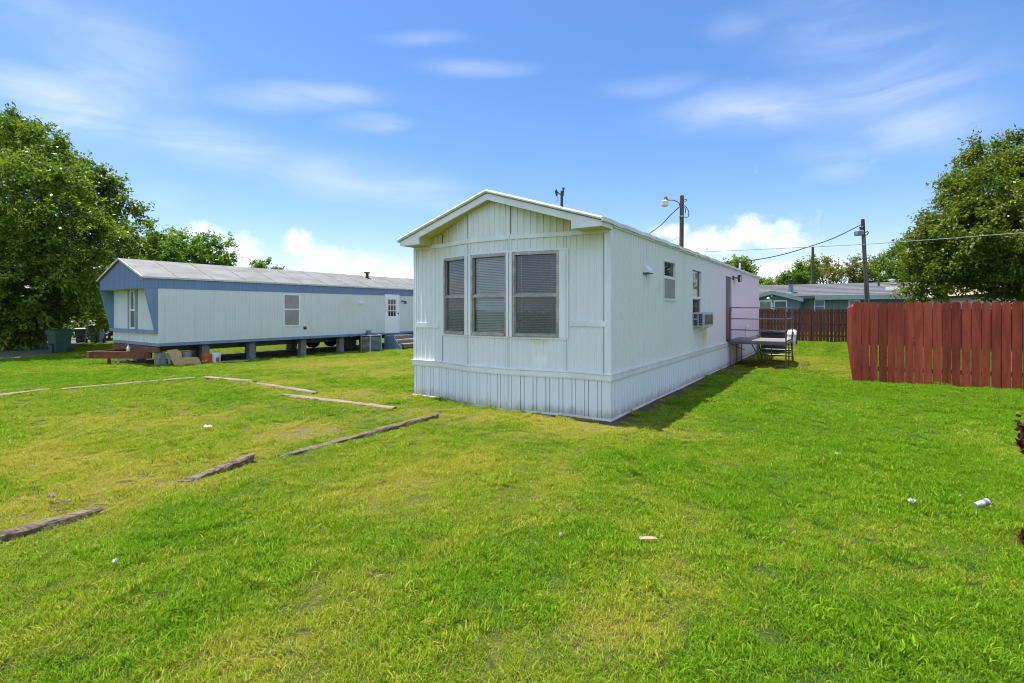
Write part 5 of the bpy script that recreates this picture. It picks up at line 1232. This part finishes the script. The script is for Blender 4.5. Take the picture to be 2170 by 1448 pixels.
# ------------------------------------------------------------------ grass
res = bpy.data.collections.new('grass_tufts')         # tufts the lawn is made of; not linked to the scene
def tuft(name, n, rad, hmin, hmax, w, seed, lean=.9):
    r = np.random.default_rng(seed)
    a = r.random(n) * 2 * PI; rr = rad * np.sqrt(r.random(n)); bx, by = rr * np.cos(a), rr * np.sin(a)
    az = r.random(n) * 2 * PI; h = hmin + (hmax - hmin) * r.random(n) ** 1.3; ln = lean * (.25 + .95 * r.random(n))
    flat_ = r.random(n) < .16; ln[flat_] *= 2.4; h[flat_] *= .45
    dx, dy = np.cos(az), np.sin(az); ww = w * (.6 + .7 * r.random(n)); tw = az + PI / 2 + r.normal(0, .5, n); sx, sy = np.cos(tw), np.sin(tw)
    vs = np.empty((n, 5, 3))
    for j, (t, wk) in enumerate(((0, 1.0), (.55, .85))):
        cx, cy, cz = bx + dx * h * ln * t * t * 1.1, by + dy * h * ln * t * t * 1.1, h * (t - .18 * t * t) - .006
        vs[:, 2 * j] = np.stack([cx - sx * ww * wk / 2, cy - sy * ww * wk / 2, cz], -1); vs[:, 2 * j + 1] = np.stack([cx + sx * ww * wk / 2, cy + sy * ww * wk / 2, cz], -1)
    vs[:, 4] = np.stack([bx + dx * h * ln * 1.1, by + dy * h * ln * 1.1, h * (.82 - .28 * np.minimum(1.6, ln))], -1)
    me = bpy.data.meshes.new(name); b = np.arange(n) * 5
    f4 = np.stack([b, b + 1, b + 3, b + 2], -1); f3 = np.stack([b + 2, b + 3, b + 4], -1)
    me.vertices.add(n * 5); me.vertices.foreach_set('co', vs.reshape(-1).astype(np.float32))
    li = np.concatenate([f4.reshape(-1), f3.reshape(-1)]).astype(np.int32); me.loops.add(len(li)); me.loops.foreach_set('vertex_index', li)
    me.polygons.add(2 * n); me.polygons.foreach_set('loop_start', np.concatenate([np.arange(n) * 4, 4 * n + np.arange(n) * 3]).astype(np.int32))
    tint = np.where(r.random(n) < .5, .35 + .25 * r.normal(size=n), .75 * r.random(n)); straw = (r.random(n))
    for nm, val in (('tint', np.clip(tint, 0, 1)), ('straw', straw)):
        at = me.attributes.new(nm, 'FLOAT', 'POINT'); at.data.foreach_set('value', np.repeat(val, 5).astype(np.float32))
    me.update(calc_edges=True); me.materials.append(GRASS)
    o = bpy.data.objects.new(name, me); res.objects.link(o); return o
m, nt, out = newmat('grass_blades'); GRASS = m
ti = N(nt, 'ShaderNodeAttribute', attribute_name='tint'); st_ = N(nt, 'ShaderNodeAttribute', attribute_name='straw'); dr_ = N(nt, 'ShaderNodeAttribute', attribute_name='dry'); dr_.attribute_type = 'INSTANCER'
green = mix(nt, ti.outputs['Fac'], (.044, .145, .003), (.300, .520, .012))
green = mix(nt, math_(nt, 'MULTIPLY', dr_.outputs['Fac'], 1.15, True), green, mix(nt, ti.outputs['Fac'], (.18, .265, .004), (.48, .57, .016)))
strawf = maprange(nt, math_(nt, 'SUBTRACT', math_(nt, 'MULTIPLY_ADD', dr_.outputs['Fac'], .72, False, .03), st_.outputs['Fac']), -.03, .06)
cc = mix(nt, strawf, green, mix(nt, ti.outputs['Fac'], (.34, .285, .05), (.58, .51, .12)))
bs = N(nt, 'ShaderNodeBsdfPrincipled'); bs.inputs['Roughness'].default_value = .5; bs.inputs['Specular IOR Level'].default_value = .12; nt.links.new(cc, bs.inputs['Base Color'])
tr = N(nt, 'ShaderNodeBsdfTranslucent'); nt.links.new(mix(nt, 1.0, cc, (1.2, 1.25, .7), 'MULTIPLY'), tr.inputs[0])
ms = N(nt, 'ShaderNodeMixShader'); ms.inputs[0].default_value = .42; nt.links.new(bs.outputs[0], ms.inputs[1]); nt.links.new(tr.outputs[0], ms.inputs[2]); nt.links.new(ms.outputs[0], out.inputs[0])
TUFTS = [tuft('grass_tuft', 540, .17, .014, .044, .0043, 100 + i, 1.0) for i in range(7)] + [tuft('weed_tuft', 60, .16, .030, .075, .0090, 200 + i, .8) for i in range(2)]
def scatter(name, label, rows, seed):
    """points of the lawn with their tuft, turn, size and dryness; the tufts are instanced on them"""
    pos, rot, scl, dry, ind = rows
    me = bpy.data.meshes.new(name); me.vertices.add(len(pos)); me.vertices.foreach_set('co', pos.reshape(-1).astype(np.float32))
    for nm, ty, val in (('rot', 'FLOAT_VECTOR', rot), ('scl', 'FLOAT', scl), ('dry', 'FLOAT', dry), ('ind', 'INT', ind)):
        at = me.attributes.new(nm, ty, 'POINT'); at.data.foreach_set('vector' if ty == 'FLOAT_VECTOR' else 'value', val.reshape(-1).astype(np.int32 if ty == 'INT' else np.float32))
    o = bpy.data.objects.new(name, me); COL.objects.link(o); o['kind'] = 'stuff'; o['label'] = label; o['category'] = 'grass'
    g = bpy.data.node_groups.new(name + '_nodes', 'GeometryNodeTree')
    g.interface.new_socket('Geometry', in_out='INPUT', socket_type='NodeSocketGeometry'); g.interface.new_socket('Geometry', in_out='OUTPUT', socket_type='NodeSocketGeometry')
    gi, go_ = g.nodes.new('NodeGroupInput'), g.nodes.new('NodeGroupOutput')
    ci = g.nodes.new('GeometryNodeCollectionInfo'); ci.inputs['Collection'].default_value = res; ci.inputs['Separate Children'].default_value = True; ci.inputs['Reset Children'].default_value = True
    ip = g.nodes.new('GeometryNodeInstanceOnPoints'); ip.inputs['Pick Instance'].default_value = True
    def na(n, t):
        a = g.nodes.new('GeometryNodeInputNamedAttribute'); a.data_type = t; a.inputs['Name'].default_value = n; return a.outputs[0]
    e2r = g.nodes.new('FunctionNodeEulerToRotation')
    L_ = g.links.new; L_(gi.outputs[0], ip.inputs['Points']); L_(ci.outputs[0], ip.inputs['Instance']); L_(na('ind', 'INT'), ip.inputs['Instance Index'])
    L_(na('rot', 'FLOAT_VECTOR'), e2r.inputs[0]); L_(e2r.outputs[0], ip.inputs['Rotation']); L_(na('scl', 'FLOAT'), ip.inputs['Scale']); L_(ip.outputs[0], go_.inputs[0])
    md = o.modifiers.new('grass', 'NODES'); md.node_group = g
    return o
r = np.random.default_rng(77); PX, PY = [], []
for d0, d1, step in ((1.3, 6.0, .105), (6.0, 12.0, .15), (12.0, 27.0, .22)):
    gx_, gy_ = np.meshgrid(np.arange(-1.3 * d1 - 3, 1.3 * d1 + 3, step), np.arange(d0, d1, step)); gx_, gy_ = gx_.ravel(), gy_.ravel()
    gx_ = gx_ + r.uniform(-.6, .6, len(gx_)) * step; gy_ = gy_ + r.uniform(-.6, .6, len(gy_)) * step
    k_ = (np.abs(gx_) < 1.3 * gy_ + 3) & (gx_ > -27); PX.append(gx_[k_]); PY.append(gy_[k_])
gx_, gy_ = np.concatenate(PX), np.concatenate(PY)
ex, ey = [], []                                       # longer unmown grass along the timbers and the fence foot
for t_ in TIMB:
    a_, b2 = G(*t_[1]), G(*t_[2]); L_ = (b2 - a_).length; s_ = (b2 - a_).normalized()
    for sd in (-1, 1):
        for q in np.arange(0, L_, .05):
            if r.random() < .75: o_ = sd * (t_[3] / 2 + r.uniform(.07, .16)); ex.append(a_.x + s_.x * q - s_.y * o_); ey.append(a_.y + s_.y * q + s_.x * o_)
for q in np.arange(0, 5.6, .05):
    ex.append(c0.x + dn.x * q + r.normal(0, .03)); ey.append(c0.y + dn.y * q - .05 + r.normal(0, .03))
n_edge = len(ex); gx_ = np.concatenate([gx_, ex]); gy_ = np.concatenate([gy_, ey])
b_ = bare(gx_, gy_); dry_ = dryness(gx_, gy_); edge_ = np.arange(len(gx_)) >= len(gx_) - n_edge
keep = (rect_dist(gx_, gy_, ORG, A, B, W, LEN) > .05) & (rect_dist(gx_, gy_, O2, A, B, W2, L2) > .02) & (b_ < .12 + .88 * r.random(len(gx_))) & ~(in_poly(gx_, gy_, DRV) & (r.random(len(gx_)) < .93))
keep &= (gy_ < 25.5)
for t_ in TIMB:
    a_, b2 = G(*t_[1]), G(*t_[2]); L_ = (b2 - a_).length; s_ = (b2 - a_).normalized()
    u_ = (gx_ - a_.x) * s_.x + (gy_ - a_.y) * s_.y; v_ = np.abs(-(gx_ - a_.x) * s_.y + (gy_ - a_.y) * s_.x)
    keep &= edge_ | (u_ < -.05) | (u_ > L_ + .05) | (v_ > t_[3] / 2 + .11)
# only a little grass where timbers lie
gx_, gy_, dry_, b_, edge_ = gx_[keep], gy_[keep], dry_[keep], b_[keep], edge_[keep]; n = len(gx_)
dry_ = np.clip(dry_ + .5 * b_ + r.normal(0, .05, n), 0, 1)
hs = .62 + .5 * fbm(gx_ * 1.3, gy_ * 1.3, 33, 3) + .15 * r.random(n); hs *= (1 - .3 * dry_) * (.50 + .95 * vnoise(gx_ * 6.0, gy_ * 6.0, 90))
hs = np.where(edge_, .42 + .3 * r.random(n), hs)
weed = (fbm(gx_ * .9 + 3, gy_ * .9, 71, 3) > .60) & (r.random(n) < .30); wc = G(1830, 1340); weed |= (np.hypot((gx_ - wc.x) / .55, gy_ - wc.y) < .42) & (r.random(n) < .7)
wi = np.where(weed)[0]                                # broad-bladed weeds stand among the grass
gx_, gy_, dry_, hs = (np.concatenate([q, q[wi]]) for q in (gx_, gy_, dry_, hs)); n0 = n; n = len(gx_); weed = np.arange(n) >= n0
ind = np.where(weed, 7 + r.integers(0, 2, n), r.integers(0, 7, n))
scl = np.where(weed, .6 + .35 * r.random(n), hs) * np.where(gy_ > 12, 1.25, np.where(gy_ > 6, 1.05, 1.0))
pos = np.stack([gx_, gy_, gz2(gx_, gy_)], -1); rot = np.stack([r.normal(0, .16, n), r.normal(0, .16, n), r.random(n) * 2 * PI], -1)
scatter('grass', 'short mown grass, green and straw coloured, covering the lawn', (pos, rot, scl, np.where(weed, dry_ * .3, dry_), ind), 1)
print('grass tufts', n)

# ------------------------------------------------------------------ sun, sky, camera
SUN_D = Vector((.70, -.31, -2.88)).normalized()        # the way the light travels
sun = bpy.data.lights.new('sun', 'SUN'); sun.energy = 4.4; sun.angle = R(.5); sun.color = (1.0, .955, .88)
so_ = bpy.data.objects.new('sun', sun); COL.objects.link(so_); so_.rotation_euler = SUN_D.to_track_quat('-Z', 'Y').to_euler()
wd = bpy.data.worlds.new('World'); SC.world = wd; wd.use_nodes = True; nt = wd.node_tree; nt.nodes.clear()
out = nt.nodes.new('ShaderNodeOutputWorld'); bg = nt.nodes.new('ShaderNodeBackground'); bg.inputs['Strength'].default_value = .15
sk = nt.nodes.new('ShaderNodeTexSky'); sk.sky_type = 'NISHITA'; sk.sun_disc = False
sk.sun_elevation = math.asin(-SUN_D.z); sk.sun_rotation = math.atan2(-SUN_D.x, -SUN_D.y); sk.air_density = 1.0; sk.dust_density = .6; sk.ozone_density = 1.6
tc = nt.nodes.new('ShaderNodeTexCoord'); sp = nt.nodes.new('ShaderNodeSeparateXYZ'); nt.links.new(tc.outputs['Generated'], sp.inputs[0])
az = math_(nt, 'ARCTAN2', sp.outputs[0], sp.outputs[1]); el = math_(nt, 'ARCSINE', sp.outputs[2])
cb_ = nt.nodes.new('ShaderNodeCombineXYZ'); nt.links.new(az, cb_.inputs[0]); nt.links.new(el, cb_.inputs[1])
def px_ae(px, py):
    d = Vector(((px - CX), F_PX, HZ - py)).normalized(); return math.atan2(d.x, d.y), math.asin(d.z)
def streak(px0, py0, px1, py1, wpx, fade=1.0):
    """a soft elongated patch of cirrus between two directions of the sky"""
    a0, e0 = px_ae(px0, py0); a1, e1 = px_ae(px1, py1); c = ((a0 + a1) / 2, (e0 + e1) / 2); ang = math.atan2(e1 - e0, a1 - a0); L = math.hypot(a1 - a0, e1 - e0) / 2
    w = wpx / F_PX
    mp = nt.nodes.new('ShaderNodeMapping'); mp.vector_type = 'TEXTURE'; mp.inputs['Location'].default_value = (c[0], c[1], 0); mp.inputs['Rotation'].default_value = (0, 0, ang); mp.inputs['Scale'].default_value = (L * 1.5, w * 1.9, 1)
    nt.links.new(WARP, mp.inputs[0]); ln = nt.nodes.new('ShaderNodeVectorMath'); ln.operation = 'LENGTH'; nt.links.new(mp.outputs[0], ln.inputs[0])
    return math_(nt, 'MULTIPLY', maprange(nt, ln.outputs['Value'], 0, 1, 1, 0), fade)
nz = nt.nodes.new('ShaderNodeTexNoise'); nz.inputs['Scale'].default_value = 3.2; nz.inputs['Detail'].default_value = 3; nt.links.new(cb_.outputs[0], nz.inputs['Vector'])
vm = nt.nodes.new('ShaderNodeVectorMath'); vm.operation = 'MULTIPLY_ADD'; nt.links.new(nz.outputs['Color'], vm.inputs[0]); vm.inputs[1].default_value = (.07, .05, 0)
vs_ = nt.nodes.new('ShaderNodeVectorMath'); vs_.operation = 'SUBTRACT'; nt.links.new(cb_.outputs[0], vs_.inputs[0]); vs_.inputs[1].default_value = (.035, .025, 0); nt.links.new(vs_.outputs[0], vm.inputs[2]); WARP = vm.outputs[0]
cir = None
for s in [(-150, 165, 330, 262, 40, .70), (180, 240, 640, 345, 34, .55), (480, 320, 1020, 428, 34, .48), (0, 110, 420, 200, 90, .40), (440, 200, 800, 212, 18, .62), (880, 140, 1130, 142, 13, .62), (700, 262, 870, 266, 16, .5), (800, 82, 990, 76, 10, .3),
          (1380, 250, 1900, 200, 34, .58), (1650, 225, 2120, 120, 55, .55), (1780, 285, 2130, 235, 38, .5), (1600, 60, 2100, 40, 60, .28), (1280, 190, 1480, 175, 16, .3), (1650, 320, 1900, 300, 26, .3), (-100, 40, 300, 20, 60, .25), (1480, 70, 1660, 55, 22, .22), (1700, 370, 1860, 352, 16, .28), (250, 420, 420, 415, 20, .2)]:
    f = streak(*s); cir = f if cir is None else math_(nt, 'MAXIMUM', cir, f)
mpn = nt.nodes.new('ShaderNodeMapping'); mpn.inputs['Scale'].default_value = (2.2, 10, 1); mpn.inputs['Rotation'].default_value = (0, 0, .12); nt.links.new(WARP, mpn.inputs[0])
wisp = noise(nt, mpn.outputs[0], 1.6, 6, .55, .6)
cir = math_(nt, 'MULTIPLY', cir, maprange(nt, wisp, .28, .72, .18, .82))
cum = None
for px, py, rx, ry in [(430, 500, 60, 26), (500, 530, 60, 32), (635, 525, 42, 36), (690, 550, 90, 34), (760, 565, 110, 34), (840, 578, 120, 30), (1600, 492, 120, 34), (1500, 520, 110, 34), (1660, 510, 70, 24), (1420, 490, 60, 18), (1700, 565, 160, 16), (-200, 560, 200, 40), (2500, 540, 240, 50)]:
    a_, e_ = px_ae(px, py); mp = nt.nodes.new('ShaderNodeMapping'); mp.vector_type = 'TEXTURE'; mp.inputs['Location'].default_value = (a_, e_, 0); mp.inputs['Scale'].default_value = (rx / F_PX * 1.25, ry / F_PX * 1.5, 1); nt.links.new(cb_.outputs[0], mp.inputs[0])
    ln = nt.nodes.new('ShaderNodeVectorMath'); ln.operation = 'LENGTH'; nt.links.new(mp.outputs[0], ln.inputs[0]); f = maprange(nt, ln.outputs['Value'], 0, 1, 1, 0, False)
    cum = f if cum is None else math_(nt, 'MAXIMUM', cum, f)
puff = noise(nt, cb_.outputs[0], 26, 7, .6, .3)
cum = maprange(nt, math_(nt, 'ADD', cum, math_(nt, 'MULTIPLY_ADD', puff, 1.5, False, -.95)), .05, .85, 0, .82)
lowh = maprange(nt, el, .0, .15, .34, 0)                     # milky air near the horizon
hs_ = nt.nodes.new('ShaderNodeHueSaturation'); hs_.inputs['Saturation'].default_value = 1.25; hs_.inputs['Value'].default_value = 1.0; nt.links.new(sk.outputs[0], hs_.inputs['Color'])
c_ = mix(nt, 1.0, hs_.outputs[0], (.66, .625, .70), 'MULTIPLY')
c_ = mix(nt, lowh, c_, (2.9, 3.1, 4.3)); c_ = mix(nt, cir, c_, (3.5, 3.85, 4.7)); c_ = mix(nt, cum, c_, (4.6, 4.65, 4.85))
# unseen half of the sky: bright broken cloud added to fill the shaded walls
back = maprange(nt, sp.outputs[1], -.02, -.30, 0, 1)
fill_bank = maprange(nt, noise(nt, tc.outputs['Generated'], 2.4, 6, .55, .4), .36, .56, .12, 1)
c_ = mix(nt, math_(nt, 'MULTIPLY', back, fill_bank), c_, (3.3, 3.95, 4.9))
nt.links.new(c_, bg.inputs['Color']); nt.links.new(bg.outputs[0], out.inputs[0])

cam = bpy.data.cameras.new('camera'); co = bpy.data.objects.new('camera', cam); COL.objects.link(co)
cam.sensor_width = 36; cam.lens = 36 * F_PX / 2170; cam.shift_y = -(724 - HZ) / 2170; cam.clip_start = .05; cam.clip_end = 4000
co.location = (0, 0, EYE); co.rotation_euler = (R(90), 0, 0); SC.camera = co
SC.cycles.filter_width = 1.1; SC.cycles.use_denoising = True
vs = SC.view_settings; vs.view_transform = 'Standard'; vs.look = 'None'; vs.gamma = 1; vs.exposure = 1.0; vs.use_curve_mapping = False
SC.cycles.max_bounces = 7; SC.cycles.diffuse_bounces = 3; SC.cycles.glossy_bounces = 3; SC.cycles.transmission_bounces = 4; SC.cycles.transparent_max_bounces = 12
SC.cycles.caustics_reflective = False; SC.cycles.caustics_refractive = False
